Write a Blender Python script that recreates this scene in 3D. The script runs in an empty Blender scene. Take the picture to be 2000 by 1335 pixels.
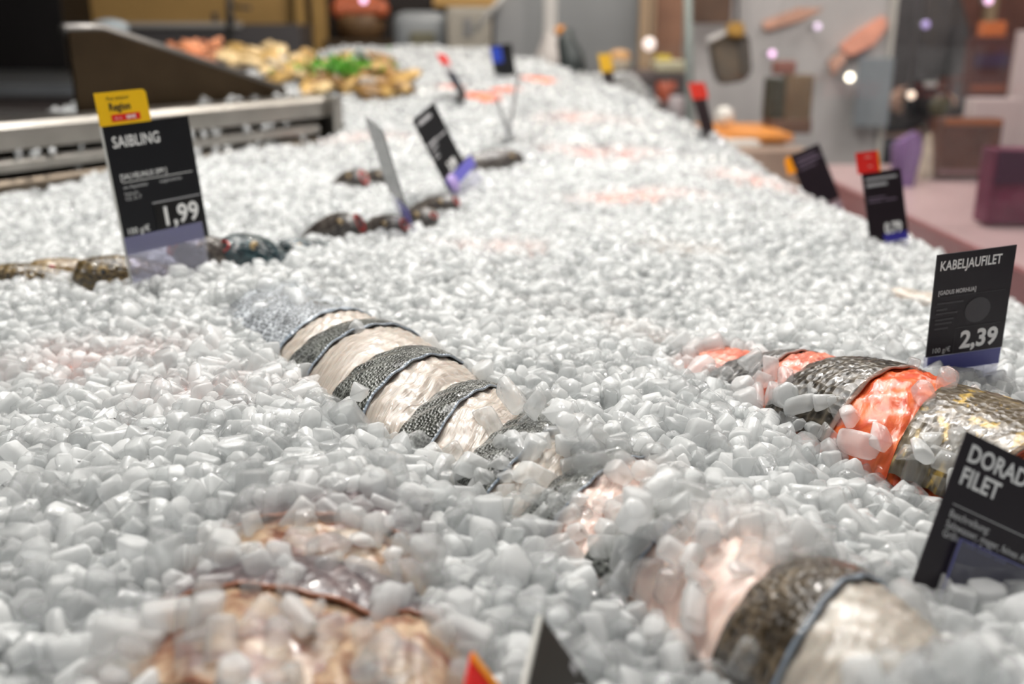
import bpy, bmesh, math, random
import numpy as np
from mathutils import Vector, Matrix, Quaternion

random.seed(7)
RNG = np.random.default_rng(11)
SC = bpy.context.scene
COL = SC.collection

# ------------------------------------------------------------------ camera
F = 1944.0                      # focal length in pixels of the 2000 x 1335 frame
TH = math.atan(607.5 / F)       # downward pitch
CAMZ = 1.30
CT, ST = math.cos(TH), math.sin(TH)
cam_d = bpy.data.cameras.new('camera')
cam = bpy.data.objects.new('camera', cam_d)
COL.objects.link(cam)
cam.location = (0, 0, CAMZ)
cam.rotation_euler = (math.pi / 2 - TH, 0, 0)
cam_d.sensor_fit = 'HORIZONTAL'
cam_d.sensor_width = 36.0
cam_d.lens = F / 2000 * 36.0
cam_d.clip_start = 0.02
cam_d.dof.use_dof = True
cam_d.dof.focus_distance = 0.47
cam_d.dof.aperture_fstop = 6.0
SC.camera = cam

# ------------------------------------------------------------------ world, lights, exposure
SC.view_settings.view_transform = 'Standard'
SC.view_settings.look = 'None'
SC.view_settings.gamma = 1.0
SC.view_settings.use_curve_mapping = False
SC.view_settings.exposure = 0.0
W = bpy.data.worlds.new('world')
SC.world = W
W.use_nodes = True
W.node_tree.nodes['Background'].inputs[0].default_value = (0.95, 0.97, 1.0, 1)
W.node_tree.nodes['Background'].inputs[1].default_value = 0.45

def area(name, loc, aim, size, power, color=(1, 1, 1), shape='DISK'):
    d = bpy.data.lights.new(name, 'AREA')
    d.shape = shape
    d.size = size
    d.energy = power
    d.color = color
    o = bpy.data.objects.new(name, d)
    COL.objects.link(o)
    o.location = loc
    v = Vector(aim) - Vector(loc)
    o.rotation_euler = v.to_track_quat('-Z', 'Y').to_euler()
    return o

area('light_overhead', (-0.1, 1.15, 2.75), (0.0, 0.75, 1.1), 1.6, 40, (1.0, 0.985, 0.965))
for (lx, ly, e) in ((-0.55, 0.55, 5), (0.05, 1.15, 5), (0.45, 0.75, 4), (-0.3, 1.9, 5), (0.3, 2.2, 4)):
    area('light_spot', (lx, ly, 2.5), (lx * 0.6, ly, 1.1), 0.07, e * 1.3, (1.0, 0.95, 0.88))
area('light_shop', (0.3, 3.6, 2.75), (0.3, 4.2, 0.9), 1.6, 40, (1.0, 0.93, 0.84))
area('light_shop', (1.9, 2.4, 2.75), (1.6, 3.0, 0.9), 1.2, 30, (1.0, 0.92, 0.88))

SC.cycles.use_light_tree = False
SC.cycles.max_bounces = 8
SC.cycles.transmission_bounces = 4
SC.cycles.transparent_max_bounces = 6
SC.cycles.diffuse_bounces = 4
SC.cycles.glossy_bounces = 3
SC.cycles.caustics_reflective = False
SC.cycles.caustics_refractive = True
SC.cycles.sample_clamp_indirect = 6.0
SC.cycles.blur_glossy = 0.5

# ------------------------------------------------------------------ projection helpers
def ray(px, py):
    a = (px - 1000.0) / F
    b = (667.5 - py) / F
    return np.array([a, CT + b * ST, -ST + b * CT])

def at(px, py, Z):
    r = ray(px, py)
    return Vector((r[0] * Z, r[1] * Z, CAMZ + r[2] * Z))

def sm(a, b, x):
    t = np.clip((x - a) / (b - a), 0, 1)
    return t * t * (3 - 2 * t)

EDGE_Y = np.array([0.0, 1.15, 1.35, 1.6, 1.85, 2.1, 2.35, 2.7, 3.0])
EDGE_X = np.array([0.44, 0.43, 0.41, 0.37, 0.29, 0.20, 0.08, -0.08, -0.25])
RP = np.array([-0.60, 1.20])          # a point on the steel rail, and its direction
RD = np.array([0.5, 0.866])

def rail_side(x, y):
    """signed distance to the rail line, positive on the ice side"""
    return (x - RP[0]) * RD[1] - (y - RP[1]) * RD[0]

def H(x, y):
    """height of the bed of ice"""
    x = np.asarray(x, float); y = np.asarray(y, float)
    z = -0.180 + 0.135 * sm(1.35, 2.75, y)
    z = z - 0.80 * np.clip(x - 0.2, 0, None) ** 2 * (1 - sm(1.3, 2.2, y))
    z = z + 0.0045 * np.sin(9.1 * x + 4.0 * y + 0.6) + 0.004 * np.sin(17.0 * y - 6.3 * x) + 0.003 * np.sin(31 * x + 13 * y)
    ed = np.interp(y, EDGE_Y, EDGE_X)
    z = z - 0.07 * sm(-0.012, 0.075, x - ed)
    # heap at the far end that sinks towards the staff side
    z = z - 0.10 * sm(2.72, 3.05, y)
    return z + CAMZ

def on_ice(px, py, dz=0.0):
    r = ray(px, py)
    ts = np.linspace(0.15, 4.0, 3000)
    zz = CAMZ + r[2] * ts - (H(r[0] * ts, r[1] * ts) + dz)
    i = int(np.argmax(zz < 0)) if (zz < 0).any() else len(ts) - 1
    t = ts[i]
    return Vector((r[0] * t, r[1] * t, CAMZ + r[2] * t))

def depth_at(px, py):
    p = on_ice(px, py)
    return (p.y * CT - (p.z - CAMZ) * ST)

# ------------------------------------------------------------------ materials
MATS = {}
def nt(name):
    m = bpy.data.materials.new(name)
    m.use_nodes = True
    n = m.node_tree
    b = n.nodes.get('Principled BSDF')
    return m, n, b

def plain(name, col, rough=0.5, metal=0.0, noise=0.0, scale=40.0, coat=0.0, emit=None, spec=0.5):
    if name in MATS: return MATS[name]
    m, n, b = nt(name)
    b.inputs['Roughness'].default_value = rough
    b.inputs['Metallic'].default_value = metal
    b.inputs['Coat Weight'].default_value = coat
    b.inputs['Coat Roughness'].default_value = 0.08
    b.inputs['Specular IOR Level'].default_value = spec
    if noise > 0:
        tc = n.nodes.new('ShaderNodeTexCoord')
        t = n.nodes.new('ShaderNodeTexNoise'); t.inputs['Scale'].default_value = scale; t.inputs['Detail'].default_value = 4
        r = n.nodes.new('ShaderNodeValToRGB')
        r.color_ramp.elements[0].position = 0.3; r.color_ramp.elements[1].position = 0.7
        r.color_ramp.elements[0].color = tuple(c * (1 - noise) for c in col) + (1,)
        r.color_ramp.elements[1].color = tuple(min(1, c * (1 + noise)) for c in col) + (1,)
        n.links.new(tc.outputs['Object'], t.inputs['Vector'])
        n.links.new(t.outputs['Fac'], r.inputs['Fac'])
        n.links.new(r.outputs['Color'], b.inputs['Base Color'])
    else:
        b.inputs['Base Color'].default_value = tuple(col) + (1,)
    if emit:
        b.inputs['Emission Color'].default_value = tuple(emit[:3]) + (1,)
        b.inputs['Emission Strength'].default_value = emit[3]
    MATS[name] = m
    return m

def make_ice():
    m, n, b = nt('ice')
    L = n.links.new
    g = n.nodes.new('ShaderNodeNewGeometry')
    tc = n.nodes.new('ShaderNodeTexCoord')
    out = n.nodes['Material Output']
    # each piece is more or less cloudy, with cloudy patches inside it
    mr = n.nodes.new('ShaderNodeMapRange')
    mr.inputs['To Min'].default_value = 0.30; mr.inputs['To Max'].default_value = 0.86
    L(g.outputs['Random Per Island'], mr.inputs['Value'])
    clear = mr
    bn = n.nodes.new('ShaderNodeTexNoise'); bn.inputs['Scale'].default_value = 420; bn.inputs['Detail'].default_value = 1
    L(tc.outputs['Object'], bn.inputs['Vector'])
    bp = n.nodes.new('ShaderNodeBump'); bp.inputs['Strength'].default_value = 0.30; bp.inputs['Distance'].default_value = 0.0012
    L(bn.outputs['Fac'], bp.inputs['Height'])
    # cloudy share: light scattered inside the piece
    df = n.nodes.new('ShaderNodeBsdfDiffuse'); df.inputs['Color'].default_value = (0.95, 0.965, 0.965, 1)
    tr = n.nodes.new('ShaderNodeBsdfTranslucent'); tr.inputs['Color'].default_value = (0.985, 0.99, 0.99, 1)
    mx = n.nodes.new('ShaderNodeMixShader'); mx.inputs['Fac'].default_value = 0.42
    L(df.outputs[0], mx.inputs[1]); L(tr.outputs[0], mx.inputs[2])
    # clear share: partly bent, partly passing straight through
    rf = n.nodes.new('ShaderNodeBsdfRefraction'); rf.inputs['IOR'].default_value = 1.16; rf.inputs['Roughness'].default_value = 0.2
    rf.inputs['Color'].default_value = (0.985, 0.99, 0.99, 1)
    L(bp.outputs['Normal'], rf.inputs['Normal'])
    tp = n.nodes.new('ShaderNodeBsdfTransparent'); tp.inputs['Color'].default_value = (0.97, 0.98, 0.98, 1)
    mc = n.nodes.new('ShaderNodeMixShader'); mc.inputs['Fac'].default_value = 0.68
    L(rf.outputs[0], mc.inputs[1]); L(tp.outputs[0], mc.inputs[2])
    m1 = n.nodes.new('ShaderNodeMixShader')
    L(clear.outputs[0], m1.inputs['Fac']); L(mx.outputs[0], m1.inputs[1]); L(mc.outputs[0], m1.inputs[2])
    gl = n.nodes.new('ShaderNodeBsdfGlossy'); gl.inputs['Roughness'].default_value = 0.09
    L(bp.outputs['Normal'], gl.inputs['Normal'])
    fr = n.nodes.new('ShaderNodeFresnel'); fr.inputs['IOR'].default_value = 1.42
    L(bp.outputs['Normal'], fr.inputs['Normal'])
    bf = n.nodes.new('ShaderNodeMath'); bf.operation = 'SUBTRACT'; bf.inputs[0].default_value = 1.0
    L(g.outputs['Backfacing'], bf.inputs[1])
    fm = n.nodes.new('ShaderNodeMath'); fm.operation = 'MULTIPLY'; L(fr.outputs[0], fm.inputs[0]); L(bf.outputs[0], fm.inputs[1])
    m2 = n.nodes.new('ShaderNodeMixShader')
    L(fm.outputs[0], m2.inputs['Fac']); L(m1.outputs[0], m2.inputs[1]); L(gl.outputs[0], m2.inputs[2])
    L(m2.outputs[0], out.inputs['Surface'])
    return m
ICE = make_ice()
ICEBED = plain('packed_ice', (0.93, 0.94, 0.945), 0.5, noise=0.03, scale=90)

def make_skin(name, dark, light, sx, sy, edge=(0.30, 0.36, 0.43), thr=0.5, rough=0.28, gold=None):
    """scaled fish skin: overlapping scales from a stretched cell pattern"""
    m, n, b = nt(name)
    L = n.links.new
    uv = n.nodes.new('ShaderNodeUVMap'); uv.uv_map = 'metres'
    mp = n.nodes.new('ShaderNodeMapping'); mp.inputs['Scale'].default_value = (sx, sy, 1)
    L(uv.outputs[0], mp.inputs['Vector'])
    vo = n.nodes.new('ShaderNodeTexVoronoi'); vo.inputs['Scale'].default_value = 1.0; vo.inputs['Randomness'].default_value = 0.55
    L(mp.outputs[0], vo.inputs['Vector'])
    ns = n.nodes.new('ShaderNodeTexNoise'); ns.inputs['Scale'].default_value = 55; ns.inputs['Detail'].default_value = 5
    L(uv.outputs[0], ns.inputs['Vector'])
    mul = n.nodes.new('ShaderNodeMath'); mul.operation = 'MULTIPLY'
    L(vo.outputs['Distance'], mul.inputs[0]); L(ns.outputs['Fac'], mul.inputs[1])
    r = n.nodes.new('ShaderNodeValToRGB')
    r.color_ramp.elements[0].position = thr * 0.35; r.color_ramp.elements[0].color = tuple(dark) + (1,)
    r.color_ramp.elements[1].position = thr; r.color_ramp.elements[1].color = tuple(light) + (1,)
    L(mul.outputs[0], r.inputs['Fac'])
    col = r.outputs['Color']
    if gold:
        n2 = n.nodes.new('ShaderNodeTexNoise'); n2.inputs['Scale'].default_value = 130; n2.inputs['Detail'].default_value = 3
        L(uv.outputs[0], n2.inputs['Vector'])
        rr = n.nodes.new('ShaderNodeValToRGB'); rr.color_ramp.elements[0].position = 0.56; rr.color_ramp.elements[1].position = 0.66
        L(n2.outputs['Fac'], rr.inputs['Fac'])
        mg = n.nodes.new('ShaderNodeMixRGB'); mg.inputs['Color2'].default_value = tuple(gold) + (1,)
        L(rr.outputs['Color'], mg.inputs['Fac']); L(col, mg.inputs['Color1'])
        col = mg.outputs['Color']
    u1 = n.nodes.new('ShaderNodeUVMap'); u1.uv_map = 'unit'
    sp = n.nodes.new('ShaderNodeSeparateXYZ'); L(u1.outputs[0], sp.inputs[0])
    er = n.nodes.new('ShaderNodeValToRGB'); er.color_ramp.elements[0].position = 0.955; er.color_ramp.elements[1].position = 0.975
    L(sp.outputs[0], er.inputs['Fac'])
    me = n.nodes.new('ShaderNodeMixRGB'); me.inputs['Color2'].default_value = tuple(edge) + (1,)
    L(er.outputs['Color'], me.inputs['Fac']); L(col, me.inputs['Color1'])
    L(me.outputs['Color'], b.inputs['Base Color'])
    bp = n.nodes.new('ShaderNodeBump'); bp.inputs['Strength'].default_value = 0.8; bp.inputs['Distance'].default_value = 0.0012
    L(vo.outputs['Distance'], bp.inputs['Height']); L(bp.outputs['Normal'], b.inputs['Normal'])
    b.inputs['Roughness'].default_value = rough
    b.inputs['Coat Weight'].default_value = 0.5
    b.inputs['Coat Roughness'].default_value = 0.12
    return m

def make_flesh(name, a, c, sx=60, sy=600, rough=0.3, bump=0.5, pos=(0.35, 0.65)):
    m, n, b = nt(name)
    L = n.links.new
    uv = n.nodes.new('ShaderNodeUVMap'); uv.uv_map = 'metres'
    mp = n.nodes.new('ShaderNodeMapping'); mp.inputs['Scale'].default_value = (sy, sx, 1)
    L(uv.outputs[0], mp.inputs['Vector'])
    ns = n.nodes.new('ShaderNodeTexNoise'); ns.inputs['Scale'].default_value = 1.0; ns.inputs['Detail'].default_value = 5
    ns.inputs['Distortion'].default_value = 0.4
    L(mp.outputs[0], ns.inputs['Vector'])
    r = n.nodes.new('ShaderNodeValToRGB')
    r.color_ramp.elements[0].position = pos[0]; r.color_ramp.elements[0].color = tuple(a) + (1,)
    r.color_ramp.elements[1].position = pos[1]; r.color_ramp.elements[1].color = tuple(c) + (1,)
    L(ns.outputs['Fac'], r.inputs['Fac'])
    L(r.outputs['Color'], b.inputs['Base Color'])
    bp = n.nodes.new('ShaderNodeBump'); bp.inputs['Strength'].default_value = bump; bp.inputs['Distance'].default_value = 0.0015
    L(ns.outputs['Fac'], bp.inputs['Height']); L(bp.outputs['Normal'], b.inputs['Normal'])
    b.inputs['Roughness'].default_value = rough
    b.inputs['Subsurface Weight'].default_value = 0.35
    b.inputs['Subsurface Radius'].default_value = (0.006, 0.003, 0.002)
    b.inputs['Subsurface Scale'].default_value = 1.0
    b.inputs['Coat Weight'].default_value = 0.35
    b.inputs['Coat Roughness'].default_value = 0.16
    return m

SKIN_BASS = make_skin('bass_skin', (0.018, 0.020, 0.016), (0.28, 0.295, 0.27), 560, 680)
SKIN_SILVER = make_skin('silver_skin', (0.12, 0.13, 0.14), (0.62, 0.66, 0.70), 380, 480, thr=0.4, rough=0.2)
SKIN_BROWN = make_skin('brown_skin', (0.020, 0.013, 0.006), (0.17, 0.13, 0.085), 330, 420, rough=0.25)
SKIN_GREY = make_skin('grey_red_skin', (0.05, 0.05, 0.05), (0.26, 0.25, 0.24), 260, 300, edge=(0.4, 0.3, 0.27))
SKIN_GOLD = make_skin('gold_skin', (0.075, 0.055, 0.03), (0.24, 0.195, 0.13), 240, 280, edge=(0.4, 0.3, 0.22), gold=(0.60, 0.40, 0.10))
SKIN_PURPLE = make_skin('purple_skin', (0.05, 0.03, 0.035), (0.20, 0.145, 0.145), 200, 240, edge=(0.45, 0.2, 0.12))
SKIN_DARKRED = make_skin('dark_mottled_skin', (0.020, 0.017, 0.013), (0.15, 0.125, 0.09), 260, 300, edge=(0.4, 0.25, 0.2))
FLESH_CREAM = make_flesh('cream_flesh', (0.40, 0.345, 0.295), (0.56, 0.505, 0.445))
FLESH_PINK = make_flesh('pink_flesh', (0.58, 0.40, 0.34), (0.72, 0.57, 0.50))
FLESH_CORAL = make_flesh('coral_flesh', (0.72, 0.22, 0.15), (0.84, 0.42, 0.32))
FLESH_ORANGE = make_flesh('orange_flesh', (0.62, 0.07, 0.02), (0.85, 0.20, 0.06), sx=120, sy=200)
FLESH_RED = make_flesh('red_flesh', (0.50, 0.09, 0.05), (0.75, 0.28, 0.18))
FLESH_BELLY = make_flesh('belly_flesh', (0.30, 0.265, 0.225), (0.50, 0.455, 0.395), sx=40, sy=260)
FLESH_RUST = make_flesh('rust_flesh', (0.17, 0.05, 0.02), (0.50, 0.36, 0.24), sx=70, sy=150, pos=(0.40, 0.60))

STEEL = plain('steel', (0.36, 0.34, 0.31), 0.32, 1.0, noise=0.10, scale=25)
STEEL_DARK = plain('bronze_steel', (0.085, 0.062, 0.038), 0.4, 1.0, noise=0.15, scale=12)
BLACK_CARD = plain('black_card', (0.008, 0.009, 0.011), 0.33, coat=0.0, spec=0.35)
BLACK_CARD_WARM = plain('black_card_warm', (0.014, 0.009, 0.013), 0.33, spec=0.35)
WHITE_INK = plain('white_ink', (0.88, 0.88, 0.86), 0.5)
GREY_INK = plain('grey_ink', (0.38, 0.38, 0.39), 0.5)
DIM_INK = plain('dim_ink', (0.06, 0.055, 0.06), 0.5)
BLACK_INK = plain('black_ink', (0.015, 0.015, 0.015), 0.5)
YELLOW_CARD = plain('yellow_card', (0.90, 0.53, 0.006), 0.35)
RED_CARD = plain('red_card', (0.72, 0.02, 0.015), 0.35)
ORANGE_CARD = plain('orange_card', (0.85, 0.30, 0.01), 0.35)
VIOLET = plain('violet_strip', (0.10, 0.105, 0.32), 0.3)
CARD_EDGE = plain('card_edge', (0.6, 0.6, 0.56), 0.4)

def make_clear(name, tint, alpha, ior=1.5):
    m, n, b = nt(name)
    L = n.links.new
    tr = n.nodes.new('ShaderNodeBsdfTransparent'); tr.inputs['Color'].default_value = tuple(tint) + (1,)
    gl = n.nodes.new('ShaderNodeBsdfGlossy'); gl.inputs['Roughness'].default_value = 0.03
    df = n.nodes.new('ShaderNodeBsdfDiffuse'); df.inputs['Color'].default_value = (0.8, 0.8, 0.86, 1)
    m0 = n.nodes.new('ShaderNodeMixShader'); m0.inputs['Fac'].default_value = alpha
    L(tr.outputs[0], m0.inputs[1]); L(df.outputs[0], m0.inputs[2])
    fr = n.nodes.new('ShaderNodeFresnel'); fr.inputs['IOR'].default_value = ior
    g = n.nodes.new('ShaderNodeNewGeometry')
    bf = n.nodes.new('ShaderNodeMath'); bf.operation = 'SUBTRACT'; bf.inputs[0].default_value = 1.0
    L(g.outputs['Backfacing'], bf.inputs[1])
    fm = n.nodes.new('ShaderNodeMath'); fm.operation = 'MULTIPLY'; L(fr.outputs[0], fm.inputs[0]); L(bf.outputs[0], fm.inputs[1])
    mx = n.nodes.new('ShaderNodeMixShader')
    L(fm.outputs[0], mx.inputs['Fac']); L(m0.outputs[0], mx.inputs[1]); L(gl.outputs[0], mx.inputs[2])
    L(mx.outputs[0], n.nodes['Material Output'].inputs['Surface'])
    return m
ACRYLIC = make_clear('acrylic', (0.88, 0.88, 0.94), 0.13)
GLASS = make_clear('guard_glass', (0.96, 0.965, 0.965), 0.006, 1.13)

# ------------------------------------------------------------------ object helpers
def link(name, me, mat=None, parent=None):
    o = bpy.data.objects.new(name, me)
    COL.objects.link(o)
    if mat is not None and not me.materials:
        me.materials.append(mat)
    if parent is not None:
        o.parent = parent
    return o

def obj(name, bm, mat, parent=None, smooth=False):
    me = bpy.data.meshes.new(name)
    bmesh.ops.recalc_face_normals(bm, faces=bm.faces)
    bm.to_mesh(me); bm.free()
    if smooth:
        me.polygons.foreach_set('use_smooth', [True] * len(me.polygons))
    return link(name, me, mat, parent)

def tag(o, label, cat, group=None, kind=None):
    if label: o['label'] = label
    if cat: o['category'] = cat
    if group: o['group'] = group
    if kind: o['kind'] = kind
    return o

def empty(name, loc, label, cat, group=None):
    o = bpy.data.objects.new(name, None)
    o.empty_display_size = 0.02
    COL.objects.link(o)
    o.location = loc
    bpy.context.view_layer.update() if False else None
    return tag(o, label, cat, group)

def child(o, parent):
    """parent a mesh whose vertices are in world coordinates to an unrotated Empty"""
    o.parent = parent
    o.matrix_parent_inverse = Matrix.Translation(-Vector(parent.location))
    return o

def add_box(bm, lo, hi, M=None, bev=0.0):
    r = bmesh.ops.create_cube(bm, size=1.0)
    vs = r['verts']
    lo = Vector(lo); hi = Vector(hi)
    for v in vs:
        v.co = Vector(((v.co.x + .5) * (hi.x - lo.x) + lo.x, (v.co.y + .5) * (hi.y - lo.y) + lo.y, (v.co.z + .5) * (hi.z - lo.z) + lo.z))
    if bev > 0:
        es = list({e for v in vs for e in v.link_edges})
        rb = bmesh.ops.bevel(bm, geom=es, offset=bev, segments=2, affect='EDGES', profile=0.6)
        vs = list({v for f in rb['faces'] for v in f.verts} | {v for v in vs if v.is_valid})
    if M is not None:
        for v in vs: v.co = M @ v.co
    return vs

def add_tube(bm, pts, rad, seg=12, cap=True):
    """tube along points with a radius per point"""
    pts = [Vector(p) for p in pts]
    if not isinstance(rad, (list, tuple)): rad = [rad] * len(pts)
    rings = []
    for i, p in enumerate(pts):
        d = (pts[min(i + 1, len(pts) - 1)] - pts[max(i - 1, 0)]).normalized()
        a = d.orthogonal().normalized() if i == 0 else (a - d * a.dot(d)).normalized()
        c = d.cross(a)
        rings.append([bm.verts.new(p + (a * math.cos(2 * math.pi * k / seg) + c * math.sin(2 * math.pi * k / seg)) * rad[i]) for k in range(seg)])
    for i in range(len(rings) - 1):
        for k in range(seg):
            bm.faces.new((rings[i][k], rings[i][(k + 1) % seg], rings[i + 1][(k + 1) % seg], rings[i + 1][k]))
    if cap:
        bm.faces.new(rings[0][::-1]); bm.faces.new(rings[-1])
    return rings

def grid_mesh(name, P, uvm=None, uvu=None, closed_bottom=None):
    """mesh from a (n, m, 3) grid of points, optional UV layers; closed_bottom gives a z that closes the body"""
    n, m, _ = P.shape
    verts = P.reshape(-1, 3)
    idx = np.arange(n * m).reshape(n, m)
    faces = np.stack([idx[:-1, :-1], idx[1:, :-1], idx[1:, 1:], idx[:-1, 1:]], -1).reshape(-1, 4)
    faces = faces.tolist()
    vl = verts.tolist()
    nb = len(vl)
    if closed_bottom is not None:
        ring = idx[0, :].tolist() + idx[1:, -1].tolist() + idx[-1, -2::-1].tolist() + idx[-2:0:-1, 0].tolist()
        low = []
        for r in ring:
            p = vl[r]; low.append(len(vl)); vl.append([p[0], p[1], min(closed_bottom, p[2] - 0.001)])
        for k in range(len(ring)):
            k2 = (k + 1) % len(ring)
            faces.append([ring[k2], ring[k], low[k], low[k2]])
        faces.append(low)
    me = bpy.data.meshes.new(name)
    me.from_pydata(vl, [], faces)
    for nm, U in (('metres', uvm), ('unit', uvu)):
        if U is None: continue
        lay = me.uv_layers.new(name=nm)
        Uf = U.reshape(-1, 2)
        li = np.empty(len(me.loops), np.int32); me.loops.foreach_get('vertex_index', li)
        li = np.where(li < nb, li, 0)
        lay.data.foreach_set('uv', Uf[li].ravel())
    me.polygons.foreach_set('use_smooth', [True] * len(me.polygons))
    me.update()
    return me

# ------------------------------------------------------------------ the rows of cut fish
class Row:
    def __init__(s, pts, hw, arch, lift=0.0, dz=-0.006):
        """pts: points in the photo that the axis of the row runs through"""
        W3 = np.array([tuple(on_ice(p[0], p[1], lift)) for p in pts])
        t = np.concatenate([[0], np.cumsum(np.linalg.norm(np.diff(W3[:, :2], axis=0), axis=1))])
        s.px = np.array([p[0] for p in pts], float)
        s.pk = np.array([p[2] if len(p) > 2 else p[0] for p in pts], float)
        s.t = t
        S = np.linspace(0, t[-1], 400)
        X = np.interp(S, t, W3[:, 0]); Y = np.interp(S, t, W3[:, 1])
        k = np.ones(31) / 31
        Xp = np.pad(X, 15, mode='reflect', reflect_type='odd'); Yp = np.pad(Y, 15, mode='reflect', reflect_type='odd')
        s.X = np.convolve(Xp, k, 'valid'); s.Y = np.convolve(Yp, k, 'valid'); s.S = S
        dx = np.gradient(s.X); dy = np.gradient(s.Y); l = np.hypot(dx, dy)
        s.nx = dy / l; s.ny = -dx / l          # right-hand normal of the direction of travel
        s.hw = hw; s.arch = arch; s.dz = dz; s.skew = 0.0
        s.parts = []
    def s_of(s, key):
        return float(np.interp(key, s.pk if s.pk[0] < s.pk[-1] else s.pk[::-1], s.t if s.pk[0] < s.pk[-1] else s.t[::-1]))
    def hwa(s, S):
        return np.interp(S, np.linspace(0, s.t[-1], len(s.hw)), s.hw), np.interp(S, np.linspace(0, s.t[-1], len(s.arch)), s.arch)
    def saw(s, S):
        z = np.zeros_like(S)
        for (a, b, c, amp) in s.parts:
            u = (S - a) / max(b - a, 1e-6); w = (S - b) / max(c - b, 1e-6)
            z = np.where((S >= a) & (S < b), amp * np.sin(np.clip(u, 0, 1) * math.pi / 2), z)
            z = np.where((S >= b) & (S <= c), amp * (1 - np.clip(w, 0, 1)) ** 0.9 + 0.0022 * np.sin(np.clip(w, 0, 1) * math.pi), z)
        return z
    def point(s, S, v):
        S0 = S; S = S + s.skew * v * sm(s.sk0, s.sk1, S) if s.skew else S
        x0 = np.interp(S, s.S, s.X); y0 = np.interp(S, s.S, s.Y)
        nx = np.interp(S, s.S, s.nx); ny = np.interp(S, s.S, s.ny)
        hw, ar = s.hwa(S)
        zb = H(x0, y0) + (np.interp(S0, np.linspace(0, s.t[-1], len(s.dz)), s.dz) if isinstance(s.dz, list) else s.dz)
        x = x0 + nx * v * hw; y = y0 + ny * v * hw
        rnd = np.clip(1 - v * v, 0, 1) ** 0.65
        z = zb + (ar + s.saw(S0)) * rnd
        return np.stack([x, y, z], -1)
    def local(s, x, y):
        """(S, v) of ground points"""
        x = np.atleast_1d(x); y = np.atleast_1d(y)
        d2 = (x[:, None] - s.X[None]) ** 2 + (y[:, None] - s.Y[None]) ** 2
        i = d2.argmin(1)
        S = s.S[i]
        v = ((x - s.X[i]) * s.nx[i] + (y - s.Y[i]) * s.ny[i]) / s.hwa(S)[0]
        off = (i == 0) | (i == len(s.S) - 1)
        along = np.abs((x - s.X[i]) * -s.ny[i] + (y - s.Y[i]) * s.nx[i])
        v = np.where(off & (along > 0.004), 9.0, v)
        return S, v
    def top(s, x, y):
        S, v = s.local(x, y)
        inside = np.abs(v) < 1
        z = s.point(S, np.clip(v, -1, 1))[:, 2]
        return np.where(inside, z, -9), S, v

def build_portion(row, a, b, c, amp, skin, flesh, label, group, skin_label=None, cat='fish fillet'):
    row.parts.append((a, b, c, amp))
    p0 = row.point(np.array([(a + c) / 2]), np.array([0.0]))[0]
    base = float(H(p0[0], p0[1])) - 0.018
    root = empty('fish_fillet', (p0[0], p0[1], base), label, cat, group)
    nv = 33
    v = np.linspace(-1, 1, nv)
    # flesh body
    nu = 26
    S = np.concatenate([np.linspace(a, b, nu // 2, endpoint=False), np.linspace(b, c - 0.0004, nu // 2)])
    SS, VV = np.meshgrid(S, v, indexing='ij')
    hw, ar = row.hwa(SS)
    wob = 0.0016 * np.sin(VV * 7 + a * 300)
    P = row.point(SS + wob * (SS > b) * (SS < c - 0.001), VV)
    P[..., 2] += 0.0007 * np.sin(VV * 23 + SS * 400) + 0.0005 * np.sin(VV * 11 - SS * 900)
    uvm = np.stack([SS, VV * hw], -1); uvu = np.stack([(SS - a) / (c - a), VV * .5 + .5], -1)
    me = grid_mesh('flesh', P, uvm, uvu, closed_bottom=base)
    child(link('flesh', me, flesh), root)
    # skin shell on the far half
    S2 = np.linspace(a + 0.0005, b + 0.0012, 18)
    SS, VV = np.meshgrid(S2, np.linspace(-0.985, 0.985, nv), indexing='ij')
    hw, ar = row.hwa(SS)
    wob = 0.0006 * np.sin(VV * 7 + a * 300)
    u = (SS - S2[0]) / (S2[-1] - S2[0])
    P = row.point(np.minimum(SS, b - 1e-5) , VV)
    Pn = row.point(SS + wob * u, VV)
    P[..., :2] = Pn[..., :2]
    P[..., 2] += 0.0014 + 0.0005 * np.sin(VV * 19 + SS * 500)
    me = grid_mesh('skin', P, np.stack([SS, VV * hw], -1), np.stack([u, VV * .5 + .5], -1))
    sk = child(link('skin', me, skin), root)
    md = sk.modifiers.new('thickness', 'SOLIDIFY'); md.thickness = 0.0010; md.offset = -1
    if skin_label: sk['label'] = skin_label
    return root

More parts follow.
